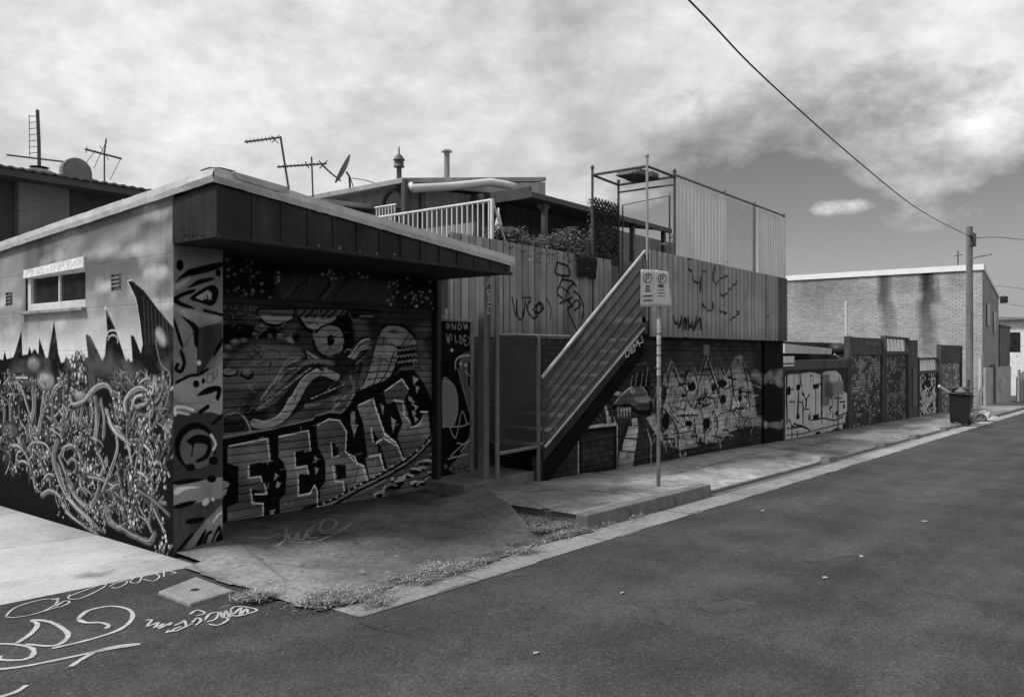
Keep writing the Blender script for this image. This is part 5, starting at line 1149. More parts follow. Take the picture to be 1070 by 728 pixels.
# roof screen of ribbed pale sheets
scr = thing('privacy_screen', 'tall pale ribbed sheet screen fixed above the corrugated facade', 'screen', (14.5, 5.98, 3.2))
def ribbed(x0, x1, v0, mat, nm, lab=None):
    p = .14; c = Canvas('Y', 5.99, x0, x1, 3.12, 4.5, .0125, .06, .5); f = (c.U % p) / p; c.D += .022 * np.clip(1.4 - np.abs(f - .5) * 6, 0, 1)
    o = c.build(nm, mat, scr); info(o, lab); return o
pale = translucent('pale_screen_sheet', .66, .35); white_sh = translucent('white_screen_sheet', .66, .3)
ribbed(12.0, 14.05, .5, pale, 'ribbed_sheet'); ribbed(15.62, 17.2, .6, white_sh, 'ribbed_sheet', 'whiter ribbed sheet at the street end')
m = MB()
for x in (14.08, 15.55, 17.22): m.box(x - .025, x + .025, 6.02, 6.07, 3.0, 4.62)
m.build_each('post', rust, scr, bevel=.005)
m = MB(); m.tube([(11.98, 6.02, 4.54), (17.22, 6.02, 4.56)], .022, 8); m.build('top_rail', rust, scr)
m = MB()
for i in range(30): x = 14.1 + i * .05; m.tube([(x, 6.03, 3.15), (x, 6.03, 4.54)], .0016, 3, False)
for i in range(27): z = 3.2 + i * .05; m.tube([(14.08, 6.03, z), (15.55, 6.03, z)], .0016, 3, False)
m.build('wire_mesh', grey('pale_wire', .3, .5), scr)
m = MB(); m.box(14.1, 15.54, 6.05, 6.056, 3.15, 4.5); 
hz = translucent('frosted_panel', .3, .5); nt = hz.node_tree
outn = nt.nodes['Material Output']; mx = outn.inputs[0].links[0].from_socket; tp = N(nt, 'ShaderNodeBsdfTransparent'); m2x = N(nt, 'ShaderNodeMixShader'); m2x.inputs[0].default_value = .82
nt.links.new(mx, m2x.inputs[1]); nt.links.new(tp.outputs[0], m2x.inputs[2]); nt.links.new(m2x.outputs[0], outn.inputs[0])
m.build('clear_panel', hz, scr)
# pipe cage at the stair head
cg = thing('pipe_gate_frame', 'open box frame of steel pipes at the head of the stairs', 'pipe frame', (11.5, 6.5, 3.1))
B = dict(a=(11.05, 6.0), b=(11.98, 6.0), c=(11.05, 7.0), d=(11.98, 7.06)); dk = grey('dark_pipe', .06, .5, .3, 5, .2, 60, .1)
for k2, mt, zt2 in (('a', grey('pale_pipe', .26, .5, .2, 5, .1, 60, .1), 4.64), ('b', dk, 4.57), ('c', dk, 4.6), ('d', dk, 4.54)):
    m = MB(); x, y = B[k2]; m.tube([(x, y, 2.1), (x, y, zt2)], .021, 8); m.lathe((x, y, zt2), [(.026, 0), (.032, .02), (.024, .05), (.005, .06)], 10); m.build('post', mt, cg)
m = MB()
for p, q2 in (('a', 'b'), ('c', 'd'), ('a', 'c'), ('b', 'd')): m.tube([(*B[p], 4.5), (*B[q2], 4.5)], .022, 6)
m.tube([(*B['b'], 4.37), (*B['d'], 4.37)], .016, 6); m.build('top_rail', dk, cg)
m = MB(); m.tube([(12.0, 6.1, 2.2), (12.0, 6.1, 4.2), (12.02, 7.0, 4.15), (12.02, 7.0, 2.2)], .016, 6); m.build('gate_hoop', dk, cg)
fl = thing('floodlight', 'dark floodlight mounted on the pipe frame at the stair head', 'floodlight', (11.6, 6.6, 4.5))
m = MB(); m.hexa([(11.35, 6.35, 4.5), (11.75, 6.35, 4.5), (11.75, 6.75, 4.5), (11.35, 6.75, 4.5), (11.4, 6.38, 4.6), (11.72, 6.38, 4.62), (11.72, 6.72, 4.62), (11.4, 6.72, 4.6)]); m.build('housing', grey('floodlight_body', .03, .5), fl, bevel=.01)
m = MB(); m.lathe((11.42, 6.42, 4.56), [(.02, -.07), (.07, -.05), (.075, .0), (.05, .05)], 14); m.build('lamp_head', grey('lamp_lens', .2, .3), fl, smooth=True)
m = MB(); [m.box(11.78 + i * .05, 11.8 + i * .05, 6.3, 6.8, 4.51, 4.6) for i in range(5)]; m.build_each('cooling_fin', dk, fl)

# leaves ------------------------------------------------------------------
def leaf_mass(m, pts, n, s, r, dirs=None):
    for i in range(n):
        c0 = Vector(pts(r)); a = Vector((r.gauss(0, 1), r.gauss(0, 1), r.gauss(0, 1))).normalized(); b = a.orthogonal().normalized() * s * r.uniform(.6, 1.3); a = a * s * r.uniform(.7, 1.5)
        m.mat(r.randrange(3)); m.add([c0 - a, c0 + b * .5, c0 + a, c0 - b * .5], [(0, 1, 2, 3)])
lm = [leafmat('leaf_dark', .018), leafmat('leaf_mid', .035), leafmat('leaf_pale', .07)]
hg = thing('hedge_plant', 'leafy screening plants along the top of the paling fence', 'hedge', (10.2, 7.25, 2.9))
m = MB(); r = random.Random(4)
def hp(r):
    x = r.uniform(8.75, 11.0); h = 3.38 + .07 * math.sin(x * 5) + .05 * math.sin(x * 13) + (.22 if 10.6 < x < 11. else 0); return (x, r.gauss(7.25, .12), r.uniform(2.9, h))
leaf_mass(m, hp, 9000, .03, r); m.build('foliage', lm, hg)
m = MB(); [m.tube([(8.8 + i * .24, 7.25, 2.3), (8.8 + i * .24 + r.uniform(-.1, .1), 7.27, 3.25)], .012, 5) for i in range(10)]; m.build_each('stem', grey('stem', .05), hg)
lp = thing('lattice_panel', 'dark ivy covered lattice panel between two pipe posts', 'lattice', (11.5, 7.03, 3.1))
m = MB(); z0, z1 = 3.1, 4.16; x0, x1 = 11.07, 11.94
for i in range(-9, 11):
    for sgn in (1, -1):
        a = x0 + i * .1; pts = []
        xa, za = (a, z0) if sgn > 0 else (a, z1)
        xb, zb2 = a + (z1 - z0), (z1 if sgn > 0 else z0)
        t0 = max(0, (x0 - xa) / (xb - xa)); t1 = min(1, (x1 - xa) / (xb - xa))
        if t1 > t0: m.bar((xa + (xb - xa) * t0, 7.03 + .008 * sgn, za + (zb2 - za) * t0), (xa + (xb - xa) * t1, 7.03 + .008 * sgn, za + (zb2 - za) * t1), .006, .024, up=(0, 1, 0))
m.build('lattice', grey('lattice_wood', .06, .8), lp)
m = MB(); leaf_mass(m, lambda r: (r.uniform(11.08, 11.93), r.gauss(7.06, .03), r.uniform(3.1, 4.13)), 1500, .04, r); m.build('ivy', lm, lp)

# ================================================================== house behind
hs = thing('rear_house', 'two storey rear house with low metal roof and shaded verandah', 'house', (12, 11, 0))
clad = grey('house_cladding', .15, .8, .2, 2, .1, 50, .15, streak=.3)
HX, HYY = 10.8, 11.0
m = MB(); m.prism([(HX, HYY, 0), (HX, 16, 0), (HX, 16, 4.75), (HX, HYY, 4.8)], (.2, 0, 0)); m.prism([(HX + .2, HYY, 0), (13.1, HYY, 0), (13.1, HYY, 4.95), (HX + .2, HYY, 4.8)], (0, .2, 0)); m.box(13.1, 23.5, 11.6, 11.8, 0, 5.08); m.box(8, HX, 12, 16, 0, 4.3); m.build('wall', clad, hs)
m = MB(); m.prism([(HX - .25, 10.9, 4.8), (15.2, 10.9, 5.62), (15.2, 18, 5.62), (HX - .25, 18, 4.8)], (0, 0, .1)); m.prism([(15.2, 10.92, 5.2), (15.2, 10.92, 5.6), (11.3, 10.92, 4.9), (11.3, 10.92, 4.86)], (0, .1, 0)); m.prism([(7.9, 11.9, 4.3), (HX, 11.9, 4.45), (HX, 16.2, 4.45), (7.9, 16.2, 4.3)], (0, 0, .08)); hr = m.build('roof', grey('house_roof_metal', .28, .5, .2, 2, .1, 40, .1, streak=.2), hs, bevel=.01)
m = MB(); m.prism([(13.0, 9.45, 4.72), (18.6, 9.45, 4.72), (18.6, 12, 5.15), (13.0, 12, 5.15)], (0, 0, .05)); vr = m.build('verandah_roof', grey('verandah_sheet', .07, .6, .3, 2, .1, 40, .1), hs)
m = MB(); m.box(12.6, 18.6, 9.38, 9.46, 4.66, 4.78); m.box(12.62, 12.7, 9.46, 11, 4.66, 4.9); m.build('gutter', grey('dark_gutter', .05, .5), vr, bevel=.01)
m = MB(); [m.box(x, x + .1, 9.5, 9.6, 2.1, 4.7) for x in (13.2, 15.0, 16.8, 18.4)]; m.build_each('verandah_post', dk, hs)
m = MB(); pA = onY(430, 196.5, 10.8); m.tube([tuple(onY(428, 193.5, 10.86)), tuple(onY(431, 197, 10.8)), tuple(onY(470, 195, 10.7)), tuple(onY(512, 190.5, 10.6)), tuple(onY(527, 193, 10.5)), tuple(onY(538, 195.5, 10.4))], .085, 10); m.build('white_pipe', grey('white_pipe', .5, .5, .12, 3, .1, 40, .05), hs, smooth=True)
m = MB(); m.tube([tuple(onY(423, 188, 10.9)), tuple(onY(423, 234, 10.9))], .07, 8); m.box(11.1, 11.22, 10.93, 10.99, 2, 4.8); m.build('downpipe', grey('dark_downpipe', .06, .6), hs)
m = MB(); ft = onY(467, 188, 11.6); m.lathe((ft.x, ft.y, 4.9), [(.062, 0), (.06, .97), (.06, .98), (.125, .985), (.08, 1.03), (.02, 1.05)], 14); m.build('flue', grey('flue_metal', .2, .4, .2, 4, .1, 40, .05), hs, smooth=False)
m = MB(); f2 = onY(417, 188, 11.2); m.lathe((f2.x, f2.y, 4.75), [(.05, 0), (.05, .42), (.11, .43), (.09, .48), (.09, .55), (.12, .56), (.05, .66), (.015, .68), (.012, .82)], 12); m.build('vent_pipe', dk, hs)
m = MB(); yb = 11.6; ymid, rr = 11.5, .42
yA, yB = onX(400, 222, HX).y, onX(422, 216, HX).y; yc = (yA + yB) / 2; rr = abs(yA - yB) / 2; zc = onX(411, 224, HX).z
m.prism([(HX - .012, yc + rr * math.cos(t), zc + .42 * math.sin(t)) for t in [math.pi * i / 14 for i in range(15)]] + [(HX - .012, yc - rr, zc - .6), (HX - .012, yc + rr, zc - .6)], (.01, 0, 0)); aw = m.build('arched_window', glass(), hs)
m = MB(); m.tube([(HX - .03, yc + (rr + .03) * math.cos(t), zc + .46 * math.sin(t)) for t in [math.pi * i / 14 for i in range(15)]], .035, 6); m.build('window_trim', dk, aw)
m = MB()
for i in range(7): y = yc - rr + (i + .5) * rr * 2 / 7; m.tube([(HX - .2, y, 3.9), (HX - .2, y, zc + .12)], .016, 5)
m.tube([(HX - .2, yc - rr, zc + .13), (HX - .2, yc + rr, zc + .13)], .022, 5); m.build_each('window_grille', white, aw)
m = MB(); m.box(13.1, 15.8, 11.57, 11.6, 2.2, 3.75); m.build('wall_panel', grey('verandah_panel', .3, .8, .2, 1.5, .1, 40, .1), hs)
m = MB(); m.box(16.2, 17.2, 11.57, 11.6, 2.2, 4.2); m.box(14.5, 15., 11.56, 11.6, 3.85, 4.2); m.build_each('door', glass('dark_door', .012), hs)
m = MB(); lc = onY(568, 215, 10.4); m.lathe((lc.x, lc.y, lc.z - .1), [(.05, 0), (.13, .04), (.16, .12), (.12, .2), (.05, .24)], 14); m.tube([(lc.x, lc.y, lc.z + .1), (lc.x, lc.y, 4.9)], .01, 5); o = m.build('hanging_lamp', grey('pale_lamp', .42, .4), smooth=True); info(o, 'round pale lamp hanging under the verandah roof', 'lamp')
# balustrade
bl = thing('balustrade', 'white steel balustrade at the edge of the rear deck', 'balustrade', (8.66, 8, 2.7))
m = MB(); m.tube([(8.66, 7.15, 3.75), (8.66, 9.6, 3.75)], .021, 8); m.tube([(8.66, 7.15, 2.8), (8.66, 9.6, 2.8)], .025, 8); m.build_each('rail', white, bl)
m = MB()
for i in range(25): m.box(8.652, 8.668, 7.2 + i * .1, 7.214 + i * .1, 2.8, 3.75)
m.build_each('baluster', white, bl); m = MB(); m.box(8.64, 8.68, 7.13, 7.17, 2.5, 3.77); m.tube([(8.69, 7.15, 3.72), (8.95, 7.1, 3.1)], .018, 6); m.build('post', white, bl)
m = MB(); m.box(8.78, 8.84, 7.6, 9.4, 2.7, 3.5); o = m.build('folded_table', grey('folded_table', .2, .7), bevel=.01); info(o, 'pale folded board leaning behind the white balustrade', 'board')
m = MB(); uc = onY(520, 240, 7.35); m.lathe((uc.x + .02, 7.35, 2.9), [(.13, 0), (.12, .2), (.05, .6), (.015, .75), (.01, .82)], 9); o = m.build('folded_umbrella', grey('umbrella_cloth', .45, .8), smooth=True); info(o, 'small folded pale umbrella at the end of the balustrade', 'umbrella')
# fence and tree stuff seen through the mesh
pt = thing('potted_shrub', 'dark shrub on the deck behind the see through screen panel', 'shrub', (15.4, 7.2, 2.16))
m = MB(); r = random.Random(9); leaf_mass(m, lambda r: (r.gauss(15.3, .3), r.gauss(7.2, .25), r.choice((r.gauss(3.95, .16), r.gauss(3.3, .15)))), 900, .06, r); m.build('foliage', lm, pt); m = MB(); m.lathe((15.3, 7.2, 2.16), [(.16, 0), (.2, .35)], 12); m.tube([(15.3, 7.2, 2.5), (15.3, 7.2, 4)], .02, 6); m.build('pot', dk, pt)
df = MB(); df.box(12.0, 17, 9.2, 9.24, 2.16, 3.7); df = df.build('deck_fence', grey('deck_fence_boards', .11, .8, .3, 2, .2, 50, .2, streak=.4)); info(df, 'grey board fence along the back of the deck', 'fence')

# ================================================================== brick house on the left
bh = thing('brick_house', 'dark brick house with corrugated eave behind the garage', 'house', (4, 13, 0))
bm_d = grey('dark_house_brick', .05, .85, .3, 2, .2, 50, .25, brick=(.24, .086, .012, 0, .4)); bm_l = grey('pale_house_brick', .13, .85, .15, 2, .2, 50, .12, brick=(.24, .086, .012, 0, .25))
m = MB(); m.box(-6, 6.6, 13.6, 14, 0, 4.3); m.build('wall', bm_d, bh)
xa, xb = onY(18, 240, 13.5).x, onY(71, 240, 13.5).x
m = MB(); m.box(xa, xb, 13.45, 13.6, 0, 4.25); m.build('chimney_breast', bm_l, bh)
m = MB(); [m.box(x0, x1, 13.58, 13.6, 2.4, 3.9) for x0, x1 in ((2, xa - .3), (xb + .3, xb + 1.4))]; m.build_each('window', glass(), bh)
c = MB(); n = 520; xs2 = [-6 + i * (13.0 / n) for i in range(n + 1)]
for x in xs2:
    dz = .009 * math.sin(x / .15 * 6.283); zz = 4.34
    c.v += [(x, 13.0, zz + dz), (x, 19, zz + .5 + dz), (x, 13.0, zz - .03 + dz)]
for i in range(n):
    c.f += [(3 * i, 3 * i + 3, 3 * i + 4, 3 * i + 1), (3 * i + 2, 3 * i + 5, 3 * i + 3, 3 * i)]; c.mi += [0, 0]
c.build('roof', grey('dark_corrugated', .09, .6, .2, 2, .1, 40, .1), bh)
m = MB(); m.box(-6, 6.98, 13.03, 13.1, 4.2, 4.3); m.box(-6, 6.9, 13.1, 13.6, 4.22, 4.26); m.build('eave', grey('eave_timber', .05, .8), bh)
ch = onY(81, 188, 15.0); m = MB(); w2 = .26
prof = [(ch.x - w2 * 1.25, 0), (ch.x - w2 * 1.25, .2), (ch.x - w2, .24)] + [(ch.x - w2 * math.cos(t), .3 + .26 * math.sin(t)) for t in [math.pi * i / 12 for i in range(13)]] + [(ch.x + w2, .24), (ch.x + w2 * 1.25, .2), (ch.x + w2 * 1.25, 0)]
m.prism([(x, 15, 4.55 + z) for x, z in prof], (0, .14, 0)); m.prism([(ch.x - .75, 15.1, 4.42), (ch.x + .75, 15.1, 4.42), (ch.x + .28, 15.1, 4.68), (ch.x - .28, 15.1, 4.68)], (0, .4, 0)); m.build('chimney', grey('render_chimney', .16, .85, .3, 3, .2, 50, .2), bh, bevel=.01)
def yagi(name, lab, base, parts, r=.012, mat=None):
    t0 = thing(name, lab, 'antenna', base, 'television antennas on the roofs')
    for nm, segs in parts:
        m = MB()
        for s, rr in segs: m.tube(s, rr, 5)
        m.build(nm, mat or dk, t0)
    return t0
def py_(pts, Y): return [tuple(onY(a, b, Y)) for a, b in pts]
Y1 = 15.
yagi('tall_antenna', 'tall ladder shaped antenna mast on the brick house roof', tuple(onY(41, 180, Y1)), (('mast', [(py_([(41, 182), (40.5, 148), (39, 115)], Y1), .03)]), ('boom', [(py_([(7, 162), (66, 169)], Y1), .015)]),
     ('element', [(py_([(30, 122 + 6.4 * i), (40, 121 + 6.4 * i)], Y1), .006) for i in range(7)] + [(py_([(30.5, 120), (31, 163)], Y1), .006)])))
m = MB(); cb = onY(41, 181, Y1); m.lathe((cb.x, Y1, cb.z - .12), [(.36, 0), (.32, .1), (.18, .17), (.1, .2), (.16, .22), (.02, .25)], 14); o = m.build('roof_ventilator', grey('roof_ventilator', .07, .6)); info(o, 'low dark roof ventilator under the tall ladder antenna', 'ventilator')
yagi('spread_antenna', 'spidery antenna with a tilted boom right of the domed chimney', tuple(onY(109, 190, 14.)), (('mast', [(py_([(109, 192), (109, 160), (111, 145)], 14.), .014)]), ('boom', [(py_([(89, 156), (127, 166)], 14.), .018)]), ('element', [(py_(s, 14.), .006) for s in ([(98, 176), (111, 148)], [(115, 188), (126, 166)], [(90, 170), (100, 157)], [(104, 152), (114, 168)], [(91, 153), (90, 160)])])))
Y3 = 13.2
yagi('angled_antenna', 'highest antenna on a leaning mast with a boom pointing left', tuple(onY(302, 200, Y3)), (('mast', [(py_([(303, 206), (293, 143)], Y3), .022)]), ('boom', [(py_([(256, 148.5), (294, 143.5)], Y3), .02)]), ('element', [([Vector(p) + Vector((.1, .12, 0)), Vector(p) - Vector((.1, .12, 0))], .007) for p in py_([(258 + 4 * i, 148.2 - .5 * i) for i in range(8)], Y3)] + [(py_(s, Y3), .009) for s in ([(283, 142), (291, 150)], [(284, 149), (292, 141)])])))
yagi('short_antenna', 'level antenna on an upright mast beside the satellite dish', tuple(onY(326, 203, Y3)), (('mast', [(py_([(327, 206), (325.5, 164)], Y3), .018)]), ('boom', [(py_([(290, 174.5), (341, 171)], Y3), .02)]), ('element', [([Vector(p) + Vector((.1, .12, 0)), Vector(p) - Vector((.1, .12, 0))], .007) for p in py_([(292 + 4 * i, 174.3 - .28 * i) for i in range(11)], Y3)] + [(py_(s, Y3), .012) for s in ([(333, 168), (341, 176)], [(334, 176), (342, 168)], [(319, 169), (323, 176)])])))
dsh = thing('satellite_dish', 'small satellite dish seen edge on above the garage roof', 'satellite dish', tuple(onY(366, 196, Y3)))
m = MB(); c0 = onY(361, 178, Y3); ax = Vector((-.617 * .9 - .12, .787 * .9 - .15, .45)).normalized(); a2 = Vector((.35, 0, 1)).normalized(); a2 = (a2 - ax * a2.dot(ax)).normalized(); b2 = ax.cross(a2)
for j in range(5):
    for i in range(20): rr = .34 * j / 4 + .002; t = 6.283 * i / 20; p = c0 + (a2 * math.cos(t) + b2 * math.sin(t)) * rr + ax * (rr * rr * .5); m.v.append(tuple(p))
for j in range(4):
    for i in range(20): i2 = (i + 1) % 20; m.f.append((j * 20 + i, j * 20 + i2, (j + 1) * 20 + i2, (j + 1) * 20 + i)); m.mi.append(0)
o = m.build('dish', grey('dish_grey', .1, .5), dsh, smooth=True); sm_ = o.modifiers.new('thickness', 'SOLIDIFY'); sm_.thickness = .015
m = MB(); m.tube(py_([(366, 200), (365, 184), (362, 180)], Y3), .025, 6); m.tube(py_([(370, 198), (366, 186)], Y3), .012, 5); m.build_each('stand', dk, dsh)
m = MB(); m.tube(py_([(356, 189), (346, 181), (336, 172)], Y3), .018, 5); m.build('feed_arm', dk, dsh); m = MB(); m.tube(py_([(366, 186), (380, 188), (398, 193)], Y3), .01, 4); m.build('stay_rod', dk, dsh)

# ================================================================== parking sign
sp = onG(688, 508, .15); sp = Vector((sp.x, sp.y, gz(sp.x) + .15))
sg = thing('parking_sign', 'parking sign pole with two pale plates on the raised kerb', 'street sign', tuple(sp))
galv = grey('sign_pole', .11, .5, .35, 8, .25, 60, .15, spec=.5)
tt = sp.y / ray(690, 300)[1]; top = onY(690.5, 281, sp.y)
m = MB(); m.tube([tuple(sp), (sp.x + .02, sp.y, top.z)], .025, 10); m.build('pole', galv, sg)
m = MB(); rim = random.Random(2)
for (ya, yb2) in ((333, 348), (350, 360), (362, 370), (372, 384), (386, 392), (404, 412), (414, 425)):
    za, zb3 = onY(690, ya, sp.y).z, onY(690, yb2, sp.y).z; m.tube([(sp.x + .012, sp.y, zb3), (sp.x + .012, sp.y, za)], .027, 10)
m.build_each('sticker', grey('peeling_sticker', .33, .7, .45, 18, .4, 60, .1), sg)
plate = grey('sign_face', .52, .5, .12, 8, .1, 60, .05); ink = grey('sign_ink', .05, .6)
for k2, (p0, p1, curl) in enumerate((((670, 281.5, 669.5, 320.5), (684.5, 282, 684.5, 320), 0), ((684.8, 282, 684.8, 320), (698.5, 284, 700, 320.5), 1))):
    Yp = sp.y - .04; m = MB(); a, b3, cc, d = onY(p0[0], p0[1], Yp), onY(p1[0], p1[1], Yp), onY(p1[2], p1[3], Yp), onY(p0[2], p0[3], Yp)
    nx, ny = 6, 10
    for j in range(ny + 1):
        for i in range(nx + 1):
            u, v = i / nx, j / ny; p = (a * (1 - u) + b3 * u) * (1 - v) + (d * (1 - u) + cc * u) * v
            bend = -.05 * curl * max(0, u + v - 1.35) ** 1.2; m.v.append((p.x, p.y + bend, p.z))
    for j in range(ny):
        for i in range(nx): q0 = j * (nx + 1) + i; m.f.append((q0, q0 + nx + 1, q0 + nx + 2, q0 + 1)); m.mi.append(0)
    pl_o = m.build('sign_plate', plate, sg, smooth=True); so = pl_o.modifiers.new('thickness', 'SOLIDIFY'); so.thickness = .003; so.offset = -1
    info(pl_o, ('left sign plate with a ringed P', 'right sign plate with a curled lower corner')[k2])
    m = MB(); Ym = Yp - .004; cx = (677, 692)[k2]; cy = (290.5, 291)[k2]
    m.tube([tuple(onY(cx + 4.3 * math.cos(t), cy + 5 * math.sin(t), Ym)) for t in [6.283 * i / 20 for i in range(21)]], .005, 4, False)
    strokes_on_y(m, [[(cx - 1.6 + x * 4, cy - 3 + y * 6.4) for x, y in st2] for st2 in GLY['P']], Ym, .012)
    if k2 == 0:
        strokes_on_y(m, [[(674.5, 299), (679.5, 299)], [(675, 301.5), (679, 301.5)], [(674.5, 304), (680, 304)], [(672.5, 309.5), (682, 308.8)], [(672.5, 314), (682, 313.5)]], Ym, .017)
    else:
        strokes_on_y(m, [[(688, 298.5), (693.5, 299)]], Ym, .035); strokes_on_y(m, [[(688, 303), (694, 303)], [(688, 306), (695, 306)], [(688, 309), (695, 309.4)]], Ym, .008)
    m.build('sign_print', ink, pl_o)

# ================================================================== walls and doors further along
timber_d = grey('dark_gate_timber', .06, .8, .3, 3, .2, 60, .25, streak=.3)
gw = thing('corrugated_gate', 'wide corrugated gate with big pale block graffiti letters', 'gate', (19.7, WF, gz(19.7)))
roller_door_wide().build('gate_sheet', mural_dull, gw)
m = MB(); m.box(17.24, 22.3, WF + .02, WF + .1, -.7, 1.24); m.box(17.24, 22.3, WF - .02, WF + .1, 1.22, 1.44); m.box(22.2, 22.34, WF - .04, WF + .12, -.7, 1.5); m.build('gate_frame', timber_d, gw, bevel=.008)
m = MB(); a, b3 = onY(866, 413, WF - .1), onY(876.5, 398, WF - .1); m.box(a.x, b3.x, WF - .22, WF - .03, a.z, b3.z); mb_ = m.build('meter_box', grey('meter_box', .14, .6), gw, bevel=.01)
m = MB(); a, b3 = onY(860, 424, WF - .05), onY(867, 391, WF - .05); m.box(a.x, b3.x, WF - .045, WF - .028, a.z, b3.z); m.build('backing_board', grey('backing_board', .12, .7), mb_)
m = MB(); [m.tube([(x, WF - .06, -.5), (x, WF - .06, .9)], .018, 6) for x in (21.2,)]; m.build('conduit', dk, mb_)
m = MB(); a, b3 = onY(819, 383, WF - .06), onY(830.5, 372, WF - .06); m.box(a.x, b3.x, WF - .05, WF - .03, a.z, b3.z - .18); m.box(a.x, b3.x, WF - .05, WF - .03, b3.z - .15, b3.z); m.build('notice_board', white, gw)
# yard behind the gate: shed with white sheet roof
ysd = thing('yard_shed', 'low shed with pale sheet roof behind the lettered gate', 'shed', (20, 8, gz(20)))
m = MB(); a = onY(822, 360, 8.0); m.prism([tuple(onY(820, 359, 7.6)), tuple(onY(869, 364, 7.6)), tuple(onY(869, 370, 7.6)), tuple(onY(820, 369, 7.6))], (0, .5, .05)); m.build('roof_sheet', grey('pale_roof_sheet', .55, .6), ysd)
m = MB(); m.box(21.6, 30, 8.2, 12, -.6, 1.95); m.build('wall', grey('shed_dark', .025, .8), ysd)
m = MB(); m.tube(py_([(860, 379), (879, 376)], 7.4), .04, 6); m.tube(py_([(872, 370), (886, 381)], 7.4), .03, 6); m.build_each('brace', grey('pale_brace', .3), ysd)
m = MB(); cpx = onY(876, 362, 7.8); m.lathe((cpx.x, 7.8, cpx.z - .25), [(.32, 0), (.32, .2), (.22, .33), (.02, .38)], 16); o = m.build('water_tank', grey('tank_black', .02, .5), smooth=True); info(o, 'black domed tank top behind the lettered gate', 'tank')
m = MB(); v = onY(884, 353, 7.2); m.tube([(v.x, 7.2, v.z - .8), (v.x, 7.2, onY(884, 314, 7.2).z)], .04, 8); o = m.build('vent_pipe', white); info(o, 'tall white vent pipe behind the shutters', 'vent pipe')
m = MB(); pk = onY(840, 352, 20.); m.box(30., 44.6, 15.6, 15.9, -1, 3.0); o = m.build('yard_wall', grey('pale_block_wall', .4, .85)); info(o, 'pale low wall across the yard left of the brick warehouse', 'wall')

def u_at(px): return onY(px, 400, WF).x
def shutter(name, lab, pxa, pxb, ztop, zdoor, base, chip, pr, seed, head):
    xa, xb = u_at(pxa), u_at(pxb); t0 = thing(name, lab, 'shutter' if 'shutter' in name else 'gate', ((xa + xb) / 2, WF, gz(xa)))
    screen_bricks(xa + .1, xb - .1, gz(xb) - .05, zdoor, base, chip, pr, seed).build('painted_sheet', mural_dull, t0)
    m = MB(); m.box(xa, xa + .14, WF - .06, WF + .1, gz(xb) - .3, ztop); m.box(xb - .14, xb, WF - .06, WF + .1, gz(xb) - .3, ztop - (.02)); m.box(xa + .14, xb - .14, WF + .06, WF + .1, gz(xb) - .3, zdoor)
    m.build_each('frame', timber_d, t0, bevel=.01)
    m = MB()
    if head == 'board': m.box(xa + .14, xb - .14, WF - .02, WF + .08, zdoor, ztop - .02)
    else:
        m.box(xa + .14, xb - .14, WF - .02, WF + .06, zdoor, zdoor + .12); m.box(xa + .14, xb - .14, WF - .02, WF + .06, ztop - .09, ztop - .01)
    hd = m.build_each('header', timber_d, t0, bevel=.008)[0]
    if head == 'slats':
        m = MB(); n = max(4, int((xb - xa) / .5))
        for i in range(n): x = xa + .2 + (xb - xa - .4) * (i + .2) / n; m.prism([(x, WF + .0, zdoor + .12), (x + .15, WF, zdoor + .12), (x + .05, WF, ztop - .09), (x - .1, WF, ztop - .09)], (0, .02, 0))
        m.build_each('slat', grey('pale_slat', .5, .7), hd)
    return t0
s1 = shutter('roller_shutter', 'dark shutter in brick pattern paint with a solid board header', 886, 922, 2.06, 1.55, .05, .22, .5, 3, 'board')
m = MB(); strokes_on_y(m, [[(904 + i * 3, 356 + .4 * i), (905.5 + i * 3, 361 + .4 * i), (906 + i * 3, 357 + .4 * i)] for i in range(5)], WF - .03, .06); m.build('faded_tag', grey('faded_header_tag', .16), s1)
s2 = shutter('roller_shutter', 'dark brick patterned shutter with pale slanted slats over it', 923.5, 948.5, 2.14, 1.55, .05, .17, .42, 5, 'slats')
m = MB(); xa, xb = u_at(949), u_at(957.5); m.box(xa, xb, WF - .05, WF + .15, -1, 2.05); gp = m.build('gate_pier', timber_d, bevel=.01); info(gp, 'dark timber pier between the shutter and the white graffiti gate', 'pier')
m = MB(); m.box(xa + .3, xb - .4, WF - .1, WF - .05, -.2, 1.1); m.build('letter_slot_panel', grey('pier_panel', .1), gp, bevel=.01)
s3 = shutter('side_gate', 'white graffiti gate with spaced pickets along the top', 958.5, 980, 1.45, .85, .42, .03, .42, 8, 'slats')
s4 = shutter('side_gate', 'tall grey timber gate with a white painted patch', 981.5, 1004, 1.95, 1.2, .16, .5, .25, 11, 'board')
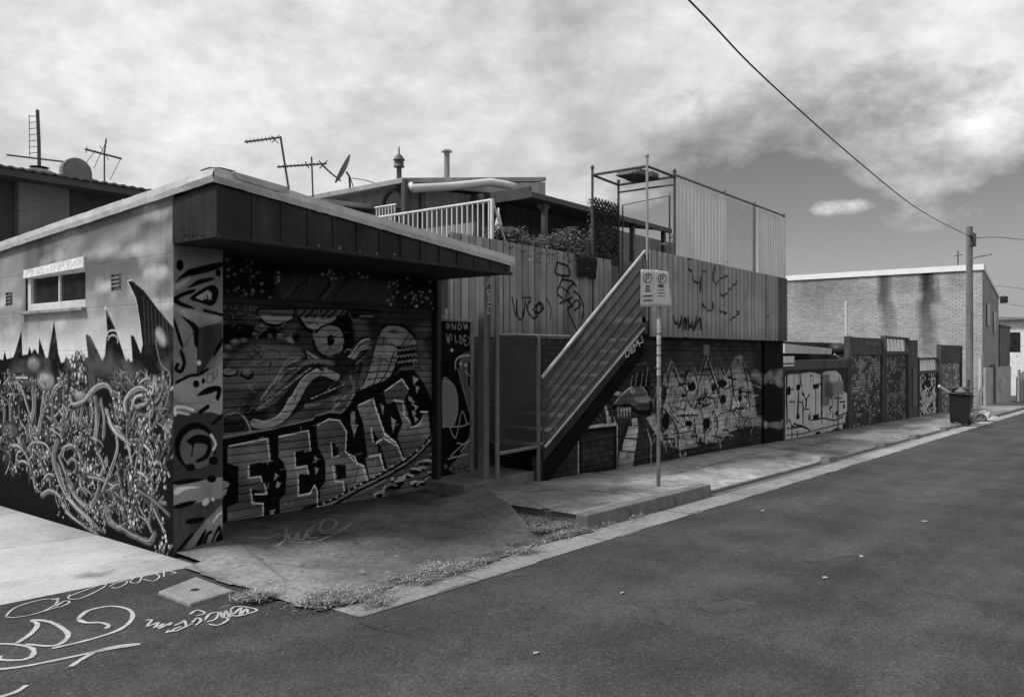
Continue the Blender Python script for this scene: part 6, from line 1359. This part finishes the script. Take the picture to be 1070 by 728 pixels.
# ================================================================== bin and rubbish
bn = thing('wheelie_bin', 'black wheelie bin with overfull lid standing at the kerb', 'bin', (28.3, 4.42, gz(28.3) + .06)); bn.rotation_euler = (math.radians(3), math.radians(6), 0)
bx, by, bz = 28.3, 4.42, gz(28.3) + .06; bk = grey('bin_plastic', .012, .45, .2, 5, .1, 60, .1)
m = MB(); m.hexa([(bx - .2, by - .23, bz + .06), (bx + .25, by - .23, bz + .06), (bx + .25, by + .23, bz + .06), (bx - .2, by + .23, bz + .06), (bx - .32, by - .29, bz + .95), (bx + .33, by - .29, bz + .95), (bx + .33, by + .29, bz + .95), (bx - .32, by + .29, bz + .95)])
m.box(bx - .36, bx + .36, by - .31, by + .31, bz + .9, bz + .96); m.build('body', bk, bn, bevel=.02)
m = MB(); m.hexa([(bx - .36, by - .31, bz + 1.08), (bx + .33, by - .31, bz + 1.16), (bx + .33, by + .31, bz + 1.16), (bx - .36, by + .31, bz + 1.08), (bx - .34, by - .29, bz + 1.11), (bx + .3, by - .29, bz + 1.2), (bx + .3, by + .29, bz + 1.2), (bx - .34, by + .29, bz + 1.11)]); m.build('lid', bk, bn, bevel=.015)
for s in (-1, 1):
    m = MB(); m.tube([(bx + .24, by + s * .2, bz + .1), (bx + .24, by + s * .27, bz + .1)], .1, 14); m.build('wheel', grey('tyre', .02), bn)
m = MB(); m.tube([(bx + .38, by - .25, bz + 1.02), (bx + .38, by + .25, bz + 1.02)], .02, 6); m.build('handle', bk, bn)
m = MB(); r = random.Random(6)
for i in range(3): m.lathe((bx - .12 + .14 * i, by - .08 + .1 * (i % 2), bz + .9), [(.1, 0), (.19, .08), (.2, .15), (.12, .22), (.02, .26)], 9)
o = m.build('rubbish_bag', grey('rubbish_bag', .13, .5, .5, 12, .3, 60, .4), smooth=True); info(o, 'grey rubbish bags bulging under the bin lid', 'rubbish bag')
m = MB(); m.bar(onY(981, 403, 5.6), onY(999, 415, 5.2), .06, .09); o = m.build('leaning_plank', white); info(o, 'pale plank leaning down beside the wheelie bin', 'plank')
m = MB(); m.prism([tuple(onY(1018, 432, 5.5)), tuple(onY(1024, 404, 5.9)), tuple(onY(1027, 405, 5.9)), tuple(onY(1024, 434, 5.5))], (.3, .02, 0)); o = m.build('leaning_board', grey('junk_board', .34, .8, .4, 5, .3, 40, .2)); info(o, 'pale scrap board leaning behind the wheelie bin', 'board')
r = random.Random(8)
for i, (px, py, s, lab) in enumerate(((1030, 437, .3, 'low heap of pale junk at the foot of the rendered wall'), (1021, 440, .22, 'small dark junk heap beside the bin'))):
    a = onG(px, py, .1); m = MB(); n = 10
    m.lathe((a.x, a.y, gz(a.x) + .08), [(s * 1.2, 0), (s, .1), (s * .6, .22), (.02, .27)], 9)
    m.v = [(x + r.gauss(0, .05), y + r.gauss(0, .05), z + abs(r.gauss(0, .03))) for x, y, z in m.v]; o = m.build('junk_heap', grey('junk_grey' if i else 'junk_pale', (.3, .08)[i], .8, .5, 9, .4, 40, .4)); info(o, lab, 'rubbish')

# ================================================================== power pole and wires
pp = Vector((33., 5.3, gz(33) + .08)); ptop = onY(1013, 237, 5.3).z
pw = thing('power_pole', 'tall timber power pole with a small street lamp arm', 'power pole', tuple(pp))
PX = onY(1013, 300, 5.3).x
m = MB(); m.tube([(PX, 5.3, gz(33) - .3), (PX, 5.3, ptop)], [.14, .115], 12); m.build('pole', grey('pole_timber', .16, .9, .25, 3, .2, 40, .3, streak=.35), pw)
m = MB(); m.tube(py_([(1014, 271), (1022, 268), (1031, 267)], 5.2), .03, 6); m.build('lamp_arm', rust, pw)
m = MB(); a = onY(1034, 266.5, 5.2); m.hexa([(a.x - .45, a.y - .08, a.z - .05), (a.x + .1, a.y - .08, a.z), (a.x + .1, a.y + .08, a.z), (a.x - .45, a.y + .08, a.z - .05), (a.x - .45, a.y - .06, a.z + .05), (a.x + .1, a.y - .06, a.z + .08), (a.x + .1, a.y + .06, a.z + .08), (a.x - .45, a.y + .06, a.z + .05)]); m.build('lamp_head', grey('lamp_head', .3, .5), pw, bevel=.01)
m = MB(); a = onY(1014, 249, 5.25); m.box(a.x - .1, a.x + .4, 5.1, 5.25, a.z - .3, a.z + .2); m.tube(py_([(1013, 246), (1018, 247)], 5.2), .04, 6); m.build('insulator_bracket', dk, pw)
m = MB(); a = onY(1012, 405, 5.1); m.box(a.x - .15, a.x + .15, 5.08, 5.12, a.z - .9, a.z + .3); m.build('pole_guard', grey('pole_guard', .04, .7), pw)
def wire(name, lab, pts, r):
    m = MB(); m.tube(smooth_pts(pts, False, 6), r, 5, False); o = m.build(name, grey('cable_black', .015, .6)); info(o, lab, 'cable')
wire('service_cable', 'thick overhead cable swooping across the sky to the power pole', [(-6, 3.9, 6.9), (3, 4.25, 6.35), (9.1, 4.42, 6.02), (12.2, 4.57, 5.87), (18.5, 4.78, 5.74), (26, 5.03, 5.78), (PX, 5.25, onY(1012, 246, 5.25).z)], .013)
wire('service_cable', 'overhead cable leaving the power pole to the right', [(PX, 5.2, onY(1012, 247, 5.25).z), tuple(onY(1045, 248, 4.3)), tuple(onY(1072, 250.5, 3.6)), (52, 1, 7.2)], .013)
far_y = 9.
for yy, lab in ((300, 'faint upper far wire beyond the brick warehouse'), (318, 'faint middle far wire beyond the brick warehouse'), (332, 'faint lower far wire beyond the brick warehouse')):
    wire('far_wire', lab, [tuple(onX(1036, yy - 2, 70)), tuple(onX(1055, yy, 70)), tuple(onX(1095, yy + 5, 70))], .014)
a = onX(1049, 313, 70); m = MB(); m.box(69.9, 70.1, a.y - .25, a.y + .25, a.z - .25, a.z + .25); m.tube([(70, a.y, a.z + .25), (70, a.y, a.z + .33)], .03, 6); m.box(69.86, 69.9, a.y - .18, a.y + .18, a.z - .18, a.z + .18); o = m.build('wire_box', black_paint, bevel=.03); info(o, 'small black box hanging on the far wires', 'box')

# ================================================================== brick warehouse and the end of the lane
XB = 45.2
wh = thing('brick_warehouse', 'pale brick warehouse with a white parapet and dark drip stains', 'warehouse', (XB, 10, gz(XB)))
c = Canvas('X', XB, 6.05, 17.5, -1.3, 5.72, .05, .05, .38)
c.A *= .82 + .3 * fbm(c.U * .5, c.W * .5, 5, 4)
z0t = 5.7
for px, ww, dep, dk_ in ((970, 6.5, 85, .92), (925, 5.5, 60, .75), (945, 10, 20, .3), (880, 14, 30, .3), (850, 16, 45, .35), (1000, 8, 18, .25)):
    y = onX(px, 330, XB).y; wm = ww * 45 / F
    d = np.clip(1.55 - np.abs((c.U - y + .9 * (fbm(c.W * .8 + px, c.U * .3, 19, 4) - .5)) / wm) * (1.1 + .8 * (fbm(c.U * 6, c.W * .5, 27, 3) - .5)), 0, 1) * np.clip(1 - (z0t - c.W) / (dep * 45 / F), 0, 1) ** .5; c.A *= 1 - np.clip(dk_ * d ** .75 * (.75 + .5 * fbm(c.U * 3, c.W * .6, 9, 3)), 0, .95)
c.A *= np.clip(.8 + (c.W + .5) * .1, .75, 1)
bh2, bw2 = .2, .5; row = np.floor(c.W / bh2).astype(int); 
whm = grey('warehouse_brick', .3, .85, .12, 1.2, .15, 12, .2, attr=True, brick=(.3, .1, .016, 1, 1.)); c.build('side_wall', whm, wh)
m = MB(); zs = lambda x: 5.75 - max(0, (x - XB)) * .2
m.prism([(XB + .01, 6.05, -1.4), (51, 6.05, -1.5), (51, 6.05, 4.6), (XB + .01, 6.05, 5.7)], (0, .3, 0)); m.build('street_wall', grey('warehouse_street_brick', .3, .85, .15, 1.2, .15, 12, .2, brick=(.3, .1, .016, 0, 1.)), wh)
m = MB(); m.box(XB + .02, 51, 6.3, 17.5, -1.3, 5.0); m.build('body', grey('warehouse_body', .25), wh)
m = MB(); m.prism([(XB - .08, 5.98, 5.7), (XB - .08, 17.5, 5.7), (XB - .08, 17.5, 5.98), (XB - .08, 5.98, 5.98)], (.35, 0, 0)); m.prism([(XB + .27, 5.98, 5.7), (51, 5.98, 4.6), (51, 5.98, 4.75), (XB + .27, 5.98, 5.95)], (0, .3, 0)); m.build('parapet', grey('white_parapet', .75, .6, .08, 2, .05, 30, .1), wh)
m = MB(); [m.box(x, x + 1., 6.0, 6.04, z, z + 1.1) for x, z in ((46.5, 3.0), (48.8, 2.7))]; m.build_each('window', glass(), wh)
m = MB(); m.tube([tuple(onX(1001, 280, XB + 2)), tuple(onX(1001, 262, XB + 2))], .03, 5); m.tube([tuple(onX(996, 268, XB + 2)), tuple(onX(1006, 266, XB + 2))], .02, 5); m.build('roof_aerial', dk, wh)
m = MB(); m.box(51.2, 55.5, 6.0, 8.5, -1.6, 3.1); m.box(51.1, 55.6, 5.95, 8.6, 3.1, 3.2); o = m.build('block_wall', grey('dark_render', .13, .85, .3, 1., .2, 20, .2, streak=.4)); info(o, 'tall dark stained blockwork wall beyond the brick warehouse', 'wall')
rw = thing('rendered_wall', 'low pale rendered wall with a dark slot beside the pole', 'wall', (42, 6, gz(42)))
m = MB(); xa, xb, xc = onY(1029, 400, 5.95).x, onY(1036.5, 400, 5.95).x, onY(1055, 400, 5.95).x
m.box(xa, xb, 5.9, 6.02, -1.6, onY(1033, 384, 5.95).z); m.box(onY(1040, 400, 5.95).x, xc, 5.88, 6.02, -1.8, onY(1047, 383, 5.95).z); m.build('wall', grey('pale_render', .36, .85, .25, 1.2, .15, 20, .2, streak=.25), rw, bevel=.02)
m = MB(); m.box(xb, onY(1040, 400, 5.95).x, 5.95, 6.0, -1.6, 1.); m.build('door', timber_d, rw)
m = MB(); a = onY(1046, 399, 5.85); m.hexa([(a.x - .3, 5.8, a.z - .3), (a.x + .3, 5.8, a.z - .3), (a.x + .3, 5.88, a.z - .3), (a.x - .3, 5.88, a.z - .3), (a.x - .4, 5.7, a.z + .2), (a.x + .4, 5.7, a.z + .2), (a.x + .4, 5.88, a.z + .2), (a.x - .4, 5.88, a.z + .2)]); m.build('letter_box', white, rw)
m = MB(); a = onY(1024.5, 383, 5.9); m.box(a.x - .25, a.x + .35, 5.86, 5.9, a.z - .35, a.z + .4); m.tube([(a.x, 5.93, a.z - 2.2), (a.x, 5.93, a.z + .4)], .04, 6); o = m.build('small_sign', white); info(o, 'small white sign board at the warehouse corner', 'sign')
# far fence, car, house and tree at the right edge
ff = thing('far_fence', 'pale upright fence panels at the far end of the lane', 'fence', (62, 5.9, gz(62)))
m = MB(); x = 59.0
while x < 72: m.box(x, x + .9, 5.9, 5.98, gz(x) - .2, gz(x) + 1.9 + .1 * math.sin(x * 3)); x += 1.35
m.build_each('panel', grey('far_fence_panel', .3, .8), ff); m = MB(); m.box(59, 72, 5.98, 6.05, -1.8, .1); m.build('rail', timber_d, ff)
wh2 = thing('white_house', 'white house with a dark awning at the far right', 'house', (80, 8, gz(80)))
m = MB(); m.box(76, 95, 6.5, 16, -2.2, 4.3); m.build('wall', grey('white_house_wall', .62, .8), wh2); m = MB(); m.box(75.5, 95, 6., 16.2, 4.3, 4.5); m.build('roof', grey('house_roof_dark', .2), wh2)
m = MB(); m.box(76, 95, 5.4, 6.5, -.3, .5); m.build('awning', black_paint, wh2); m = MB(); [m.box(75.98, 76, 7.5 + 2.2 * i, 8.6 + 2.2 * i, 1.7, 3.3) for i in range(3)]; [m.box(78 + 3 * i, 79.2 + 3 * i, 6.47, 6.5, 1.8, 3.3) for i in range(3)]; m.build_each('window', glass(), wh2)
tr = thing('far_tree', 'dark bushy tree in front of the white house', 'tree', (66, 5.2, gz(66)))
m = MB(); m.tube([(66, 5.3, gz(66)), (66.1, 5.3, 0), (66.4, 5.2, 1.6)], [.16, .12, .05], 7); m.tube([(66, 5.3, -.1), (65.4, 4.9, 1.3)], [.08, .03], 6); m.build('trunk', grey('bark', .05), tr)
m = MB(); r = random.Random(5)
leaf_mass(m, lambda r: (r.gauss(66.2, 1.0), r.gauss(4.3, .6), r.gauss(1.3, .9)), 1800, .14, r); m.build('crown', lm, tr)
# ================================================================== sky, sun, camera
SUN_EL, SUN_DIR = math.radians(56), Vector((-.8, .42, 0)).normalized()      # sun high over the near end of the lane, slightly behind the buildings
w = bpy.data.worlds.new('World'); SC.world = w; w.use_nodes = True
nt = w.node_tree; bg = nt.nodes['Background']; bg.inputs[1].default_value = .1
sky = nt.nodes.new('ShaderNodeTexSky'); sky.sky_type = 'NISHITA'; sky.sun_disc = False; sky.sun_elevation = SUN_EL; sky.sun_rotation = math.atan2(SUN_DIR.x, SUN_DIR.y)
sep = N(nt, 'ShaderNodeSeparateColor'); nt.links.new(sky.outputs[0], sep.inputs[0])
tc = N(nt, 'ShaderNodeTexCoord'); d = tc.outputs['Generated']
sx = N(nt, 'ShaderNodeSeparateXYZ'); nt.links.new(d, sx.inputs[0]); DX, DY, DZ = sx.outputs
den = math_n(nt, 'ADD', math_n(nt, 'MAXIMUM', DZ, 0.), .3)
cb = N(nt, 'ShaderNodeCombineXYZ'); nt.links.new(math_n(nt, 'DIVIDE', DX, den), cb.inputs[0]); nt.links.new(math_n(nt, 'DIVIDE', DY, den), cb.inputs[1])
plane = cb.outputs[0]
SQ = (1, 1, 1.7)
n1 = noise_fac(nt, d, 3.4, 10, .6, SQ); n2 = noise_fac(nt, d, 8.5, 9, .62, SQ); n3 = noise_fac(nt, d, 2., 4, .5, SQ); n4 = noise_fac(nt, d, 20., 8, .66, SQ)
hl = math_n(nt, 'SQRT', math_n(nt, 'ADD', math_n(nt, 'MULTIPLY', DX, DX), math_n(nt, 'MULTIPLY', DY, DY)))
az = math_n(nt, 'DIVIDE', DY, hl)                                   # 0 along the lane, 1 square to it
cov = math_n(nt, 'ADD', math_n(nt, 'MULTIPLY', math_n(nt, 'SUBTRACT', DZ, .255), 5.), math_n(nt, 'MULTIPLY', math_n(nt, 'MAXIMUM', math_n(nt, 'SUBTRACT', math_n(nt, 'ABSOLUTE', az), .42), 0.), 6.))
cov = remap(nt, cov, -.45, .7, -.24, .42)
cov = math_n(nt, 'ADD', cov, remap(nt, DX, -.3, .3, .5, 0.))
thick = math_n(nt, 'ADD', math_n(nt, 'MULTIPLY', n1, 1.0), cov)
mask = remap(nt, thick, .42, .66, 0., 1.)
def gauss2(a0, sa, z0_, sz):
    e = math_n(nt, 'ADD', math_n(nt, 'POWER', math_n(nt, 'DIVIDE', math_n(nt, 'SUBTRACT', az, a0), sa), 2.), math_n(nt, 'POWER', math_n(nt, 'DIVIDE', math_n(nt, 'SUBTRACT', DZ, z0_), sz), 2.))
    return math_n(nt, 'POWER', 2.718, math_n(nt, 'MULTIPLY', e, -1.))
gz_ = math_n(nt, 'MULTIPLY', gauss2(.272, .05, .166, .012), math_n(nt, 'GREATER_THAN', DX, 0.))
wisp = math_n(nt, 'ADD', math_n(nt, 'MULTIPLY', n2, .9), math_n(nt, 'MULTIPLY', n4, .6))
puff = remap(nt, math_n(nt, 'ADD', math_n(nt, 'MULTIPLY', gz_, .62), math_n(nt, 'MULTIPLY', wisp, 1.)), 1.08, 1.42, 0., .85)
puff = math_n(nt, 'MULTIPLY', puff, remap(nt, gz_, .05, .3, 0., 1.))
mask = math_n(nt, 'MAXIMUM', mask, puff)
lite = remap(nt, math_n(nt, 'ADD', math_n(nt, 'MULTIPLY', n2, .5), math_n(nt, 'MULTIPLY', n1, .9)), .55, .85, 4.5, 7.4)
lite = math_n(nt, 'MULTIPLY', lite, remap(nt, n3, .35, .65, .86, 1.1))
lite = math_n(nt, 'MULTIPLY', lite, remap(nt, n4, .3, .7, .88, 1.12))
clear = math_n(nt, 'MULTIPLY', sep.outputs[0], .8)
clear = math_n(nt, 'MINIMUM', clear, 3.2)
mixv = math_n(nt, 'ADD', math_n(nt, 'MULTIPLY', lite, mask), math_n(nt, 'MULTIPLY', clear, math_n(nt, 'SUBTRACT', 1., mask)))
cc = N(nt, 'ShaderNodeCombineColor')
for i in range(3): nt.links.new(mixv, cc.inputs[i])
nt.links.new(cc.outputs[0], bg.inputs[0])
sd = bpy.data.lights.new('sun', 'SUN'); sd.energy = 3.4; sd.angle = math.radians(12); sd.color = (1, 1, 1)
so = bpy.data.objects.new('sun', sd); link(so); v = Vector((SUN_DIR.x * math.cos(SUN_EL), SUN_DIR.y * math.cos(SUN_EL), math.sin(SUN_EL)))
so.rotation_euler = v.to_track_quat('Z', 'Y').to_euler(); so.location = v * 40
cam = bpy.data.cameras.new('camera'); cam.sensor_width = 36; cam.lens = F / 1070 * 36; cam.shift_y = 5 / 1070; cam.clip_end = 2000
co = bpy.data.objects.new('camera', cam); link(co); co.location = (0, 0, CH); co.rotation_euler = (math.radians(90), 0, ANG - math.radians(90)); SC.camera = co
SC.view_settings.view_transform = 'Standard'; SC.view_settings.look = 'None'; SC.view_settings.gamma = 1; SC.view_settings.exposure = .3; SC.view_settings.use_curve_mapping = False
